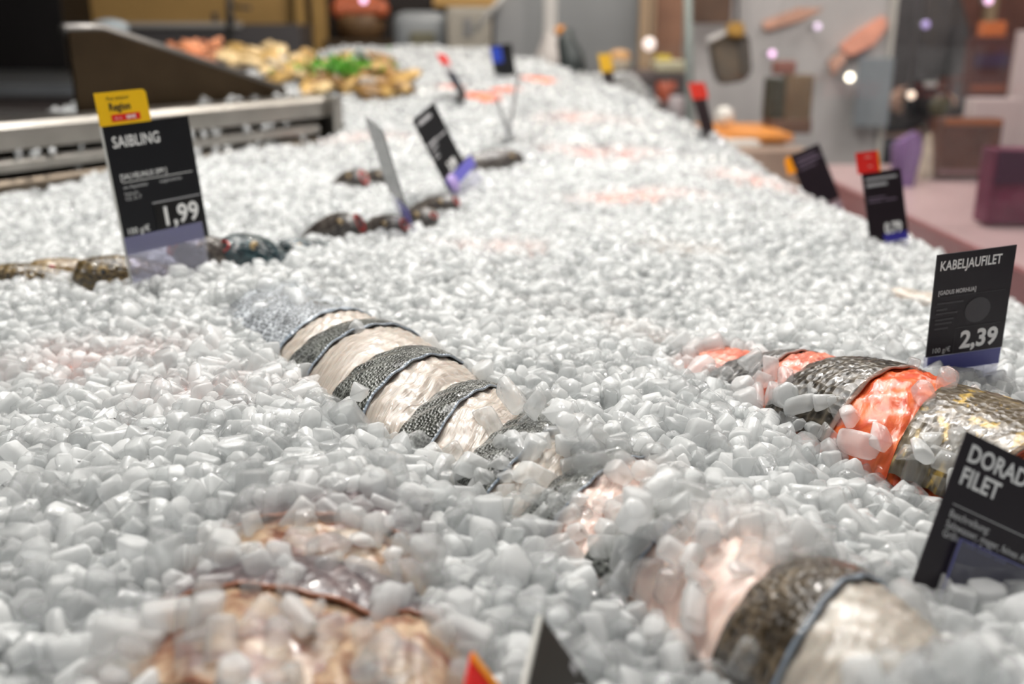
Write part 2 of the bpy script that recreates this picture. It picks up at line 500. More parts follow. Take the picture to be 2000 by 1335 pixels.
bass = Row([(500, 548), (560, 590), (650, 632), (700, 662), (790, 720), (880, 762), (1000, 805), (1120, 868), (1290, 975), (1440, 1075), (1560, 1175), (1690, 1275), (1790, 1355), (1850, 1410)],
           [0.034, 0.040, 0.042, 0.041, 0.041, 0.041, 0.038, 0.033, 0.033], [0.014, 0.016, 0.019, 0.019, 0.012, 0.008, 0.012, 0.022, 0.026], lift=0.010, dz=[-.006, -.006, -.005, -.005, -.009, -.010, -.008, -.005, -.005])
bass.skew = 0.014; bass.sk0, bass.sk1 = -1.0, -0.5
BK = [('far end', 515, 650, 678, 0.004, SKIN_SILVER, FLESH_CREAM, 'silver-skinned white fish portion at the far end of the row, nearest the whole fish heads'),
      ('b', 678, 722, 768, 0.006, SKIN_BASS, FLESH_CREAM, 'white fish portion next to the silver-skinned one, with the thinnest bare skin band'),
      ('c', 768, 814, 864, 0.007, SKIN_BASS, FLESH_CREAM, 'white fish portion with the widest bare band of dark scaled skin'),
      ('d', 864, 918, 988, 0.007, SKIN_BASS, FLESH_CREAM, 'white fish portion with broad cream cut face, last bare one before the ice'),
      ('e', 988, 1060, 1125, 0.006, SKIN_BASS, FLESH_CREAM, 'fish portion almost hidden by grey-looking ice, just past the bare cream cut face'),
      ('f', 1125, 1185, 1255, 0.006, SKIN_BASS, FLESH_PINK, 'fish portion buried in ice midway along the row, only dark skin showing through'),
      ('g', 1255, 1345, 1525, 0.006, SKIN_BASS, FLESH_PINK, 'fish portion with dark skin peeking between ice lumps, pink flesh under ice'),
      ('h', 1525, 1640, 1775, 0.007, SKIN_BROWN, FLESH_BELLY, 'big brown-skinned fish portion with pale belly at the near end of the row')]
for (_, a, b, c, amp, sk, fl, lab) in BK:
    build_portion(bass, bass.s_of(a), bass.s_of(b), bass.s_of(c), amp, sk, fl, lab, 'white fish portions shingled in a long row')

redrow = Row([(985, 545), (1150, 580), (1330, 640), (1440, 682), (1540, 712), (1640, 752), (1700, 780), (1760, 812), (1850, 838), (1960, 880), (2060, 930)],
             [0.014, 0.020, 0.024, 0.030, 0.036, 0.042, 0.046, 0.046], [0.004, 0.004, 0.005, 0.009, 0.015, 0.025, 0.031, 0.030], lift=0.010, dz=[-.010, -.011, -.012, -.012, -.010, -.005, -.004, -.004])
RK = [(985, 1190, 1300, 0.002, SKIN_GREY, FLESH_PINK, 'thin grey tail portion with pink tip at the far end of the red row'),
      (1300, 1385, 1452, 0.003, SKIN_GREY, FLESH_RED, 'small grey and red fish portion half sunk in ice midway along the red row'),
      (1452, 1545, 1605, 0.004, SKIN_GREY, FLESH_RED, 'grey-backed fish portion with red cut side behind a lump of clear ice'),
      (1605, 1735, 1828, 0.005, SKIN_DARKRED, FLESH_ORANGE, 'fish portion with bare bright orange flesh and dark mottled skin'),
      (1828, 2055, 2060, 0.003, SKIN_GOLD, FLESH_ORANGE, 'gold-flecked brown fish portion beside the black sea bream card')]
for (a, b, c, amp, sk, fl, lab) in RK:
    build_portion(redrow, redrow.s_of(a), redrow.s_of(b), redrow.s_of(c), amp, sk, fl, lab, 'red-fleshed fish portions in a row')

nearrow = Row([(690, 915, 0), (640, 990, 1), (600, 1070, 2), (545, 1170, 3), (480, 1270, 4), (400, 1380, 5)],
              [0.030, 0.040, 0.044, 0.046, 0.046], [0.010, 0.014, 0.016, 0.018, 0.018], lift=0.004, dz=-0.010)
NK = [(0.2, 1.5, 2.4, 0.003, SKIN_PURPLE, FLESH_RUST, 'purplish fish fillet under heaped ice near the front, far one of the rust-coloured pair'),
      (2.4, 3.2, 4.9, 0.003, SKIN_PURPLE, FLESH_RUST, 'rust and tan fish fillet breaking through the ice at the front of the bed')]
for (a, b, c, amp, sk, fl, lab) in NK:
    build_portion(nearrow, nearrow.s_of(a), nearrow.s_of(b), nearrow.s_of(c), amp, sk, fl, lab, 'rust-coloured fillets at the front')
nearrow2 = Row([(850, 1185, 0), (800, 1230, 1), (740, 1300, 2), (690, 1370, 3)], [0.016, 0.024, 0.026], [0.010, 0.014, 0.014], lift=0.004, dz=-0.008)
build_portion(nearrow2, nearrow2.s_of(0.1), nearrow2.s_of(0.6), nearrow2.s_of(2.9), 0.002, SKIN_PURPLE, FLESH_RUST,
              'small tan fillet with brown edges just left of the red card corner', 'rust-coloured fillets at the front')
ROWS = [bass, redrow, nearrow, nearrow2]

# fillets that only tint the ice above them
BURIED = []
def buried(px, py, rx, ry, yaw, mat, label, dz=-0.010, th=0.010):
    p = on_ice(px, py)
    n, m = 14, 28
    u = np.linspace(0, 1, n); a = np.linspace(0, 2 * math.pi, m)
    U, A = np.meshgrid(u, a, indexing='ij')
    lx = rx * U * np.cos(A); ly = ry * U * np.sin(A) * (1 + 0.25 * np.cos(A))
    X = p.x + lx * math.cos(yaw) - ly * math.sin(yaw); Y = p.y + lx * math.sin(yaw) + ly * math.cos(yaw)
    Zt = H(X, Y) + dz + th * (np.sqrt(np.clip(1 - U ** 2, 0, 1)) - 1) + 0.0012 * np.sin(lx * 300) * (1 - U)
    P = np.stack([X, Y, Zt], -1)
    me = grid_mesh('fillet', P, np.stack([lx, ly], -1), np.stack([U * 0.5, A / 7], -1))
    bm = bmesh.new(); bm.from_mesh(me)
    bmesh.ops.remove_doubles(bm, verts=bm.verts, dist=1e-5)
    r = bmesh.ops.extrude_face_region(bm, geom=list(bm.faces))
    for v in r['geom']:
        if isinstance(v, bmesh.types.BMVert): v.co.z -= 0.012
    bmesh.ops.recalc_face_normals(bm, faces=bm.faces)
    bm.to_mesh(me); bm.free()
    o = link('fish_fillet', me, mat)
    tag(o, label, 'fish fillet', 'pale fillets under the ice')
    BURIED.append((p.x, p.y, rx, ry, yaw, dz))
    return o
buried(715, 268, 0.085, 0.04, 0.3, FLESH_CORAL, 'salmon-pink fillet glowing through the ice in front of the steel rail end', -0.001)
buried(960, 480, 0.060, 0.045, 0.1, FLESH_CORAL, 'pale pink fillet under ice beside the group of dark red-mouthed fish', -0.005)
buried(1150, 232, 0.11, 0.06, -0.2, FLESH_CORAL, 'pink fillet under ice high up the bed, near the crest', -0.001)
buried(1180, 300, 0.11, 0.045, -0.2, FLESH_RED, 'reddest fillet glowing through the ice in the middle of the far bed', -0.0005)
buried(1480, 350, 0.09, 0.05, -0.4, FLESH_CORAL, 'peach fillet under ice below the tilted black card with orange corner', -0.001)
buried(1250, 378, 0.11, 0.035, -0.1, FLESH_CORAL, 'long faint peach fillet under ice between the card with red tag and the fish heads', -0.002)
buried(1340, 480, 0.05, 0.03, -0.2, FLESH_RUST, 'straw-coloured fillet barely seen under ice behind the red row', -0.004)
buried(180, 690, 0.085, 0.050, 0.0, FLESH_RED, 'rosy fillet under the ice nearest the left border', -0.0065)
buried(400, 740, 0.060, 0.045, -0.3, FLESH_RED, 'pinkish fillet under ice left of the white fish row', -0.0075)
buried(1800, 580, 0.030, 0.012, -0.9, FLESH_CREAM, 'straw-yellow fillet tip showing left of the cod fillet card', 0.004, 0.006)

buried(935, 192, 0.050, 0.022, -0.5, FLESH_ORANGE, 'orange salmon fillet lying bare beside the foot of the dark edge-on card', 0.010)
buried(985, 178, 0.040, 0.018, -0.2, FLESH_ORANGE, 'orange salmon piece on the far ice right of the dark edge-on card', 0.008)
buried(1050, 158, 0.045, 0.018, -0.3, FLESH_ORANGE, 'orange salmon strip on the crest of the ice beside the two thin upright stakes', 0.008)
buried(880, 172, 0.035, 0.016, 0.2, FLESH_RED, 'red salmon piece on the ice left of the dark edge-on card', 0.006)

# ------------------------------------------------------------------ whole fish
BLOCK = []      # spheres the ice keeps out of
def fish(px, py, L, yaw, pitch, h, w, skin, label, group, lift=0.012, mouth=True, roll=0.0, gape=1.0, eyecol=None, show=0.24):
    p = on_ice(px, py) + Vector((0, 0, lift))
    root = empty('whole_fish', p, label, 'fish', group)
    R = Matrix.Rotation(yaw, 4, 'Z') @ Matrix.Rotation(-pitch, 4, 'Y') @ Matrix.Rotation(roll, 4, 'X')
    root.matrix_world = Matrix.Translation(p) @ R
    t = np.array([0, .02, .06, .12, .2, .3, .42, .55, .7, .82, .9, .94, 1.0])
    hh = np.array([.30, .42, .58, .76, .90, 1, 1, .9, .66, .42, .32, .38, .75]) * h
    ww = np.array([.34, .46, .62, .82, .95, 1, .95, .8, .5, .28, .16, .08, .05]) * w
    zc = np.array([-.10, -.06, -.02, 0, .02, .02, 0, 0, 0, .02, .02, .02, .02]) * h
    tt = np.linspace(0, 1, 48)
    hh = np.interp(tt, t, hh); ww = np.interp(tt, t, ww); zc = np.interp(tt, t, zc)
    k = np.ones(3) / 3
    for arr in (hh, ww):
        arr[1:-1] = np.convolve(arr, k, 'valid')
    a = np.linspace(0, 2 * math.pi, 25)
    T, A = np.meshgrid(tt, a, indexing='ij')
    # gill cover: a small step a quarter of the way along
    step = 1 + 0.045 * (np.clip((0.235 - T) / 0.02, 0, 1) - np.clip((0.12 - T) / 0.12, 0, 1))
    P = np.stack([-T * L, ww[:, None] * np.cos(A) * step, zc[:, None] + hh[:, None] * np.sin(A) * step], -1)
    me = grid_mesh('body', P, np.stack([T * L, A * h * 1.2], -1), np.stack([T * 0.5, A / 7], -1))
    bm = bmesh.new(); bm.from_mesh(me); bmesh.ops.remove_doubles(bm, verts=bm.verts, dist=1e-6)
    bmesh.ops.holes_fill(bm, edges=bm.edges); bmesh.ops.recalc_face_normals(bm, faces=bm.faces); bm.to_mesh(me); bm.free()
    link('body', me, skin, root)
    for s in (-1, 1):
        bm = bmesh.new()
        bmesh.ops.create_uvsphere(bm, u_segments=16, v_segments=10, radius=h * 0.17,
                                  matrix=Matrix.Translation((-0.085 * L, s * 0.60 * w, 0.26 * h)) @ Matrix.Diagonal((1, 0.6, 1, 1)))
        e = obj('eye', bm, eyecol or plain('eye_gold', (0.35, 0.24, 0.10), 0.12, coat=1), root, True)
        bm = bmesh.new()
        bmesh.ops.create_uvsphere(bm, u_segments=12, v_segments=8, radius=h * 0.10,
                                  matrix=Matrix.Translation((-0.085 * L, s * (0.60 * w + h * 0.055), 0.26 * h)) @ Matrix.Diagonal((1, 0.6, 1, 1)))
        obj('pupil', bm, plain('pupil', (0.005, 0.005, 0.008), 0.05, coat=1), e, True)
        # pectoral fin
        bm = bmesh.new()
        vs = [bm.verts.new(q) for q in ((-.25 * L, s * .96 * w, -.15 * h), (-.40 * L, s * 1.18 * w, .05 * h), (-.44 * L, s * 1.2 * w, -.3 * h), (-.36 * L, s * 1.1 * w, -.55 * h))]
        bm.faces.new(vs)
        r = bmesh.ops.extrude_face_region(bm, geom=list(bm.faces))
        for v in r['geom']:
            if isinstance(v, bmesh.types.BMVert): v.co.y += s * 0.0012
        obj('fin', bm, skin, root)
    if mouth:
        m = bmesh.new()
        # open mouth: a lip ring with a red throat inside
        n1 = 20
        rings = []
        for (rr, x) in ((0.27, -0.020 * L), (0.29, 0.004 * L), (0.25, 0.010 * L), (0.18, 0.000 * L), (0.08, -0.015 * L)):
            rings.append([m.verts.new((x, rr * w * 0.95 * math.cos(2 * math.pi * q / n1), -.10 * h + rr * h * 1.25 * gape * math.sin(2 * math.pi * q / n1))) for q in range(n1)])
        for i in range(len(rings) - 1):
            for q in range(n1):
                m.faces.new((rings[i][q], rings[i][(q + 1) % n1], rings[i + 1][(q + 1) % n1], rings[i + 1][q]))
        m.faces.new(rings[-1])
        obj('mouth', m, plain('mouth_red', (0.33, 0.022, 0.018), 0.25, coat=0.6), root, True)
    for q in np.linspace(0.0, show, 8):
        c = root.matrix_world @ Vector((-q * L, 0, 0))
        BLOCK.append((c.x, c.y, c.z, float(np.interp(q, tt, hh)) * 0.95 + 0.003))
    return root

SK_CHAR = make_skin('char_skin', (0.030, 0.018, 0.004), (0.30, 0.20, 0.07), 200, 260, rough=0.18)
SK_PALE = make_skin('pale_char_skin', (0.16, 0.10, 0.04), (0.45, 0.34, 0.2), 160, 200, rough=0.2)
SK_TEAL = make_skin('teal_skin', (0.008, 0.020, 0.026), (0.06, 0.11, 0.12), 160, 200, rough=0.2)
SK_PERCH = make_skin('perch_skin', (0.030, 0.024, 0.022), (0.16, 0.14, 0.12), 150, 190, rough=0.22)
R_ = math.radians
CH = 'whole fish in the row beside the tall char card'
fish(150, 548, 0.20, R_(205), R_(26), 0.024, 0.021, SK_CHAR, 'golden-brown whole fish with its snout poking out of the ice left of the char card', CH, 0.010, mouth=False, show=0.36)
fish(62, 532, 0.18, R_(200), R_(22), 0.016, 0.015, SK_PALE, 'pale tan fish head with a red eye, between the golden-brown fish and left border', CH, 0.006, mouth=False, show=0.26,
     eyecol=plain('eye_red', (0.35, 0.05, 0.06), 0.15, coat=1))
fish(-22, 538, 0.18, R_(195), R_(18), 0.015, 0.014, SK_CHAR, 'olive fish head at the left border with only its back above the ice', CH, 0.004, mouth=False, show=0.3)
fish(345, 510, 0.16, R_(228), R_(34), 0.021, 0.019, SK_PERCH, 'dark open-mouthed fish seen through the clear foot of the char card', CH, 0.014, gape=1.1, show=0.3)
fish(440, 505, 0.18, R_(243), R_(40), 0.028, 0.026, SK_TEAL, 'blackish teal fish with a blunt raised head just right of the char card', CH, 0.012, gape=0.6, show=0.32)
fish(548, 484, 0.16, R_(215), R_(24), 0.014, 0.013, SK_TEAL, 'dark fish mostly under ice to the right of the blackish teal fish', CH, 0.004, mouth=False, show=0.2)
PG = 'dark red-mouthed fish around the two slanting cards'
fish(702, 456, 0.14, R_(-32), R_(32), 0.022, 0.019, SK_PERCH, 'dark fish with gaping red mouth, the one nearest the silver fish portion', PG, 0.012, gape=1.2, show=0.5)
fish(788, 455, 0.15, R_(-38), R_(30), 0.021, 0.019, SK_PERCH, 'dark fish lying just left of the foot of the edge-on card', PG, 0.010, gape=0.8, show=0.55)
fish(846, 440, 0.13, R_(-42), R_(34), 0.021, 0.019, SK_PERCH, 'dark reddish fish just right of the foot of the edge-on card', PG, 0.012, gape=0.5, show=0.45)
fish(890, 408, 0.15, R_(-28), R_(30), 0.019, 0.017, SK_PERCH, 'dark fish with small red mouth below the foot of the black 3,99 card', PG, 0.010, gape=0.8, show=0.5)
fish(710, 368, 0.13, R_(-45), R_(38), 0.024, 0.022, SK_PERCH, 'dark fish with red throat, the farthest one left of the edge-on card', PG, 0.016, gape=1.2, show=0.45)
fish(762, 356, 0.12, R_(-25), R_(32), 0.019, 0.017, SK_PERCH, 'dark fish half hidden behind the middle of the edge-on card', PG, 0.012, gape=0.6, show=0.45)
fish(1020, 316, 0.20, R_(12), R_(16), 0.024, 0.020, SK_PERCH, 'brown-backed fish lying at the foot of the two thin stakes', PG, 0.008, mouth=False, show=0.5)

# ------------------------------------------------------------------ price cards
def rect3(TL, TR, BR, BL, zb, aspect=1.36, wt=60.0):
    """a true rectangle in space whose corners are seen at these four points; zb = distance of its lower left corner.
    Where the outline leaves the proportions open they are pulled towards those of the usual card."""
    T = np.array([TL, TR, BR, BL], float)
    o = ray(*BL) * zb
    def corners(p):
        ax = p[:3]; a = np.linalg.norm(ax) + 1e-12; k = ax / a
        K = np.array([[0, -k[2], k[1]], [k[2], 0, -k[0]], [-k[1], k[0], 0]])
        R = np.eye(3) + math.sin(a) * K + (1 - math.cos(a)) * K @ K
        u = R @ np.array([1.0, 0, 0]) * math.exp(p[3]); v = R @ np.array([0, 0, 1.0]) * math.exp(p[4])
        return o, u, v
    def res(p):
        o_, u, v = corners(p)
        out = []
        for q, t in ((o_ + v, T[0]), (o_ + u + v, T[1]), (o_ + u, T[2])):
            z = max(q[1] * CT - q[2] * ST, 0.05); yy = q[1] * ST + q[2] * CT
            out += [1000 + F * q[0] / z - t[0], 667.5 - F * yy / z - t[1]]
        out.append(wt * (p[4] - p[3] - math.log(aspect)))
        return np.array(out)
    best = None
    hh = np.hypot(*(T[0] - T[3])) * zb / F
    for yaw in (-1.2, -0.6, 0.0, 0.6, 1.2):
        for lean in (-0.25, 0.25):
            p = np.array([lean, 0.0, yaw, math.log(hh / aspect), math.log(hh)])
            lam = 1.0
            r = res(p); e = r @ r
            for it in range(80):
                J = np.stack([(res(p + d) - r) / 1e-5 for d in np.eye(5) * 1e-5], 1)
                st = np.linalg.solve(J.T @ J + lam * np.diag(np.diag(J.T @ J) + 1e-6), -J.T @ r)
                r2 = res(p + st); e2 = r2 @ r2
                if e2 < e: p, r, e, lam = p + st, r2, e2, lam * 0.4
                else: lam *= 3
            if best is None or e < best[0]: best = (e, p)
    o_, u, v = corners(best[1])
    print('FIT err %.1f' % math.sqrt(best[0]))
    return Vector(o_) + Vector((0, 0, CAMZ)), Vector(u), Vector(v)

TEXTS = {}
def text_mesh(s, size, bold=0.0, width=1.0):
    cu = bpy.data.curves.new('t', 'FONT')
    cu.body = s; cu.size = size; cu.offset = bold; cu.space_character = 1.02
    cu.resolution_u = 3; cu.extrude = 0.0
    o = bpy.data.objects.new('t', cu); COL.objects.link(o)
    dg = bpy.context.evaluated_depsgraph_get(); dg.update()
    me = bpy.data.meshes.new_from_object(o.evaluated_get(dg))
    bpy.data.objects.remove(o); bpy.data.curves.remove(cu)
    if len(me.vertices):
        co = np.empty(len(me.vertices) * 3); me.vertices.foreach_get('co', co); co = co.reshape(-1, 3)
        co[:, 0] *= width
        me.vertices.foreach_set('co', co.ravel())
    return me

class Card:
    """card in millimetre-like local units: x 0..w, y 0..h (real metres)"""
    def __init__(s, TL, TR, BR, BL, zb, name, label, group=None, skew=True):
        o, u, v = rect3(TL, TR, BR, BL, zb)
        s.w = u.length; s.h = v.length
        ux = u.normalized(); vy = (v - ux * v.dot(ux)).normalized()
        s.ang = math.degrees(u.angle(v))
        nz = ux.cross(vy)
        s.root = empty(name, o, label, 'price card', group)
        s.root.matrix_world = Matrix(((ux.x, vy.x, nz.x, o.x), (ux.y, vy.y, nz.y, o.y), (ux.z, vy.z, nz.z, o.z), (0, 0, 0, 1)))
        print('CARD', label[:40], 'w %.3f h %.3f ang %.1f' % (s.w, s.h, s.ang))
    def X(s, x, y):
        return x
    def poly(s, name, pts, z0, z1, mat, parent=None):
        bm = bmesh.new()
        a = [bm.verts.new((s.X(x, y), y, z0)) for x, y in pts]
        b = [bm.verts.new((s.X(x, y), y, z1)) for x, y in pts]
        bm.faces.new(a[::-1]); bm.faces.new(b)
        for i in range(len(pts)):
            j = (i + 1) % len(pts)
            bm.faces.new((a[i], a[j], b[j], b[i]))
        return obj(name, bm, mat, parent or s.root)
    def box(s, name, x0, y0, x1, y1, z0, z1, mat, parent=None):
        return s.poly(name, ((x0, y0), (x1, y0), (x1, y1), (x0, y1)), z0, z1, mat, parent)
    def ink(s, items, mat, name='lettering', parent=None, z=0.0011):
        """items: (text, x, y, cap height, bold, width) or ('#', x0, y0, x1, y1) bars or ('o', x, y, r) discs; one mesh"""
        bm = bmesh.new()
        for it in items:
            if it[0] == '#':
                _, x0, y0, x1, y1 = it
                vs = [bm.verts.new((x, y, z)) for x, y in ((x0, y0), (x1, y0), (x1, y1), (x0, y1))]
                bm.faces.new(vs)
            elif it[0] == 'o':
                _, x, y, r = it
                bm.faces.new([bm.verts.new((x + r * math.cos(q * math.pi / 20), y + r * math.sin(q * math.pi / 20), z)) for q in range(40)])
            else:
                tx, x, y, ch, bold, wd = it
                me = text_mesh(tx, ch / 0.69, bold * ch, wd)
                n0 = len(bm.verts)
                bm.from_mesh(me)
                bm.verts.ensure_lookup_table()
                for v in bm.verts[n0:]:
                    v.co = Vector((v.co.x + x, v.co.y + y, z))
                bpy.data.meshes.remove(me)
        for v in bm.verts:
            v.co.x = s.X(v.co.x, v.co.y)
        me = bpy.data.meshes.new(name)
        bm.to_mesh(me); bm.free()
        return link(name, me, mat, parent or s.root)

CARDS = []
CG = None
# --- char card
d = depth_at(262, 556)
c = Card((197, 243), (366, 230), (408, 455), (247, 497), d, 'price_card', 'tall black char card priced 1,99 with yellow region tag, standing in a clear foot')
w, h = c.w, c.h
c.box('card_panel', 0, 0, w, h, 0, 0.0008, BLACK_CARD)
c.box('card_edge', -0.0010, -0.30 * h, 0.0, h, -0.0006, 0.0010, CARD_EDGE)
c.box('clear_foot', 0, -0.33 * h, w * 0.93, 0.02 * h, -0.0012, -0.0004, ACRYLIC)
c.box('clear_foot_front', 0, -0.33 * h, w * 0.93, 0.135 * h, 0.0016, 0.0024, ACRYLIC)
c.box('violet_strip', 0, -0.005 * h, w * 0.93, 0.132 * h, 0.0010, 0.0014, VIOLET)
pr = c.box('price_window', w * 0.40, 0.128 * h, w * 0.965, 0.355 * h, 0.0009, 0.0013, plain('price_black', (0.002, 0.002, 0.002), 0.3))
c.box('window_edge', w * 0.39, 0.352 * h, w * 0.97, 0.362 * h, 0.0009, 0.0016, GREY_INK, pr)
c.ink([('1,99', w * 0.455, 0.165 * h, 0.145 * h, 0.035, 0.98)], WHITE_INK, 'price_figures', pr, 0.0016)
c.ink([('SAIBLING', w * 0.075, h * 0.825, h * 0.085, 0.018, 0.80), ('#', w * 0.10, h * 0.552, w * 0.93, h * 0.557),
       ('[SALVELINUS SPP.]', w * 0.085, h * 0.578, h * 0.042, 0.01, 0.84), ('100 g/€', w * 0.045, h * 0.150, h * 0.048, 0.01, 0.92)], WHITE_INK)
c.ink([('aus Aquakultur', w * 0.10, h * 0.505, h * 0.027, 0, 0.9), ('ausgenommen', w * 0.52, h * 0.507, h * 0.027, 0, 0.9),
       ('Herkunft:', w * 0.10, h * 0.455, h * 0.024, 0, 0.9), ('CZ, D, F', w * 0.10, h * 0.415, h * 0.030, 0, 0.9)], plain('light_ink', (0.6, 0.6, 0.6), 0.5), 'small_print')
tw, th = w * 0.565, h * 0.245
tx0 = -w * 0.015
pts = [(tx0, h * 0.995), (tx0 + tw, h * 0.995)]
for q in range(7):
    a = q / 6 * math.pi / 2
    pts.append((tx0 + tw - th * 0.16 + th * 0.16 * math.cos(a), h + th - th * 0.16 + th * 0.16 * math.sin(a)))
pts.append((tx0, h + th))
t = c.poly('region_tag', pts, 0.0006, 0.0014, YELLOW_CARD)
t['label'] = 'yellow region tag on top of the card'
c.ink([('Aus unserer', tx0 + tw * 0.20, h + th * 0.745, th * 0.125, 0.0, 0.86), ('Region', tx0 + tw * 0.22, h + th * 0.43, th * 0.22, 0.04, 0.84)], BLACK_INK, 'lettering', t, 0.0017)
rb = c.box('red_label', tx0 + tw * 0.24, h + th * 0.09, tx0 + tw * 0.80, h + th * 0.30, 0.0014, 0.0017, RED_CARD, t)
c.ink([('Hier bei', tx0 + tw * 0.29, h + th * 0.155, th * 0.06, 0, 0.8), ('REWE', tx0 + tw * 0.52, h + th * 0.14, th * 0.105, 0.05, 0.8)], WHITE_INK, 'lettering', t, 0.0020)

# --- cod card
c = Card((1828, 494), (1986, 481), (1954, 672), (1807, 697), depth_at(1870, 712) - 0.01, 'price_card', 'black cod fillet card priced 2,39 with dark disc and violet strip, by the glass')
w, h = c.w, c.h
c.box('card_panel', 0, 0, w, h, 0, 0.0008, BLACK_CARD_WARM)
c.box('violet_strip', 0.02 * w, -0.16 * h, w * 0.98, 0.0, 0.0010, 0.0014, VIOLET)
c.box('clear_foot', 0, -0.45 * h, w, 0.0, -0.0012, -0.0004, ACRYLIC)
c.ink([('KABELJAUFILET', w * 0.045, h * 0.85, h * 0.088, 0.03, 0.66), ('2,39', w * 0.42, h * 0.055, h * 0.165, 0.05, 0.88)], WHITE_INK)
c.ink([('[GADUS MORHUA]', w * 0.06, h * 0.615, h * 0.040, 0.04, 0.72), ('100 g/€', w * 0.06, h * 0.035, h * 0.050, 0, 0.8)], plain('light_ink', (0.6, 0.6, 0.6), 0.5), 'small_print')
c.ink([('#', w * 0.06, h * 0.585, w * 0.93, h * 0.590), ('#', w * 0.34, h * 0.262, w * 0.93, h * 0.268), ('#', w * 0.34, h * 0.0, w * 0.345, h * 0.262)] +
      [('#', w * 0.06, h * y, w * x, h * (y + 0.018)) for y, x in ((0.52, 0.40), (0.46, 0.20), (0.42, 0.34), (0.36, 0.30), (0.32, 0.28), (0.27, 0.24))] +
      [('o', w * 0.60, h * 0.42, w * 0.165)], DIM_INK, 'faint_print')

# --- 0,79 card
c = Card((1683, 338), (1757, 328), (1775, 462), (1699, 476), depth_at(1735, 478), 'price_card', 'black card priced 0,79 with a red tag on top, beside the glass')
w, h = c.w, c.h
c.box('card_panel', 0, 0, w, h, 0, 0.0008, BLACK_CARD_WARM)
c.box('violet_strip', 0.35 * w, -0.02 * h, w * 0.97, 0.10 * h, 0.0010, 0.0014, plain('blue_violet', (0.04, 0.035, 0.30), 0.3))
c.box('clear_foot', 0, -0.3 * h, w, 0.0, -0.0012, -0.0004, ACRYLIC)
c.ink([('0,79', w * 0.40, h * 0.10, h * 0.15, 0.05, 0.85)], WHITE_INK)
c.ink([('#', w * 0.07, h * 0.88, w * 0.86, h * 0.915), ('#', w * 0.07, h * 0.79, w * 0.60, h * 0.835)], GREY_INK, 'small_print')
c.ink([('#', w * 0.07, h * 0.62, w * 0.52, h * 0.64), ('#', w * 0.07, h * 0.57, w * 0.42, h * 0.59), ('#', w * 0.48, h * 0.57, w * 0.8, h * 0.59)], plain('mauve_ink', (0.16, 0.12, 0.17), 0.5), 'faint_print')
t = c.box('red_tag', -0.10 * w, h * 0.99, 0.46 * w, h * 1.29, 0.0006, 0.0014, RED_CARD)
t['label'] = 'red tag on top of the card'
c.box('tag_border', 0.43 * w, h * 0.99, 0.47 * w, h * 1.29, 0.0014, 0.0017, ORANGE_CARD, t)
c.ink([('#', 0.1 * w, h * 1.20, 0.26 * w, h * 1.22), ('#', 0.16 * w, h * 1.07, 0.26 * w, h * 1.09)], plain('pink_ink', (0.85, 0.3, 0.25), 0.5), 'lettering', t, 0.0017)

# --- 3,99 card
c = Card((801, 229), (850, 207), (910, 326), (876, 374), depth_at(905, 392), 'price_card', 'slanting black card priced 3,99 turned half away in the middle of the bed', skew=False)
w, h = c.w, c.h
c.box('card_panel', 0, 0, w, h, 0, 0.0008, BLACK_CARD)
c.box('violet_strip', 0.05 * w, -0.02 * h, w * 1.35, 0.135 * h, 0.0012, 0.0016, plain('blue_violet_pale', (0.16, 0.15, 0.55), 0.3))
c.box('clear_foot', 0.1 * w, -0.25 * h, w * 1.4, 0.02 * h, -0.0012, -0.0004, ACRYLIC)
c.ink([('3,99', w * 0.36, h * 0.16, h * 0.13, 0.05, 0.85)], WHITE_INK)
c.ink([('#', w * 0.12, h * 0.88, w * 0.68, h * 0.935), ('#', w * 0.08, h * 0.60, w * 0.5, h * 0.64), ('#', w * 0.55, h * 0.60, w * 0.9, h * 0.625),
       ('#', w * 0.08, h * 0.54, w * 0.4, h * 0.565), ('#', w * 0.08, h * 0.47, w * 0.3, h * 0.49), ('#', w * 0.08, h * 0.42, w * 0.3, h * 0.44), ('#', w * 0.08, h * 0.12, w * 0.3, h * 0.16)], GREY_INK, 'small_print')
bm = bmesh.new()
bmesh.ops.create_uvsphere(bm, u_segments=16, v_segments=10, radius=w * 0.17, matrix=Matrix.Translation((w * 0.22, h * 0.04, 0.003)) @ Matrix.Diagonal((1, 1, 0.3, 1)))
obj('round_clip', bm, plain('clip_violet', (0.40, 0.30, 0.62), 0.3), c.root, True)

# --- edge-on card
c = Card((716, 235), (746, 248), (799, 415), (760, 372), depth_at(806, 455), 'price_card', 'grey-looking card seen nearly edge-on with blue foot, left of the slanting 3,99 card')
w, h = c.w, c.h
c.box('card_panel', 0, 0, w, h, 0, 0.0008, plain('card_back', (0.045, 0.045, 0.048), 0.22, spec=0.8))
c.box('violet_strip', 0.5 * w, -0.20 * h, w * 1.02, 0.02 * h, 0.0010, 0.0014, plain('blue_violet_pale', (0.16, 0.15, 0.55), 0.3))
c.box('clear_foot', 0, -0.35 * h, w, 0.0, -0.0012, -0.0004, ACRYLIC)

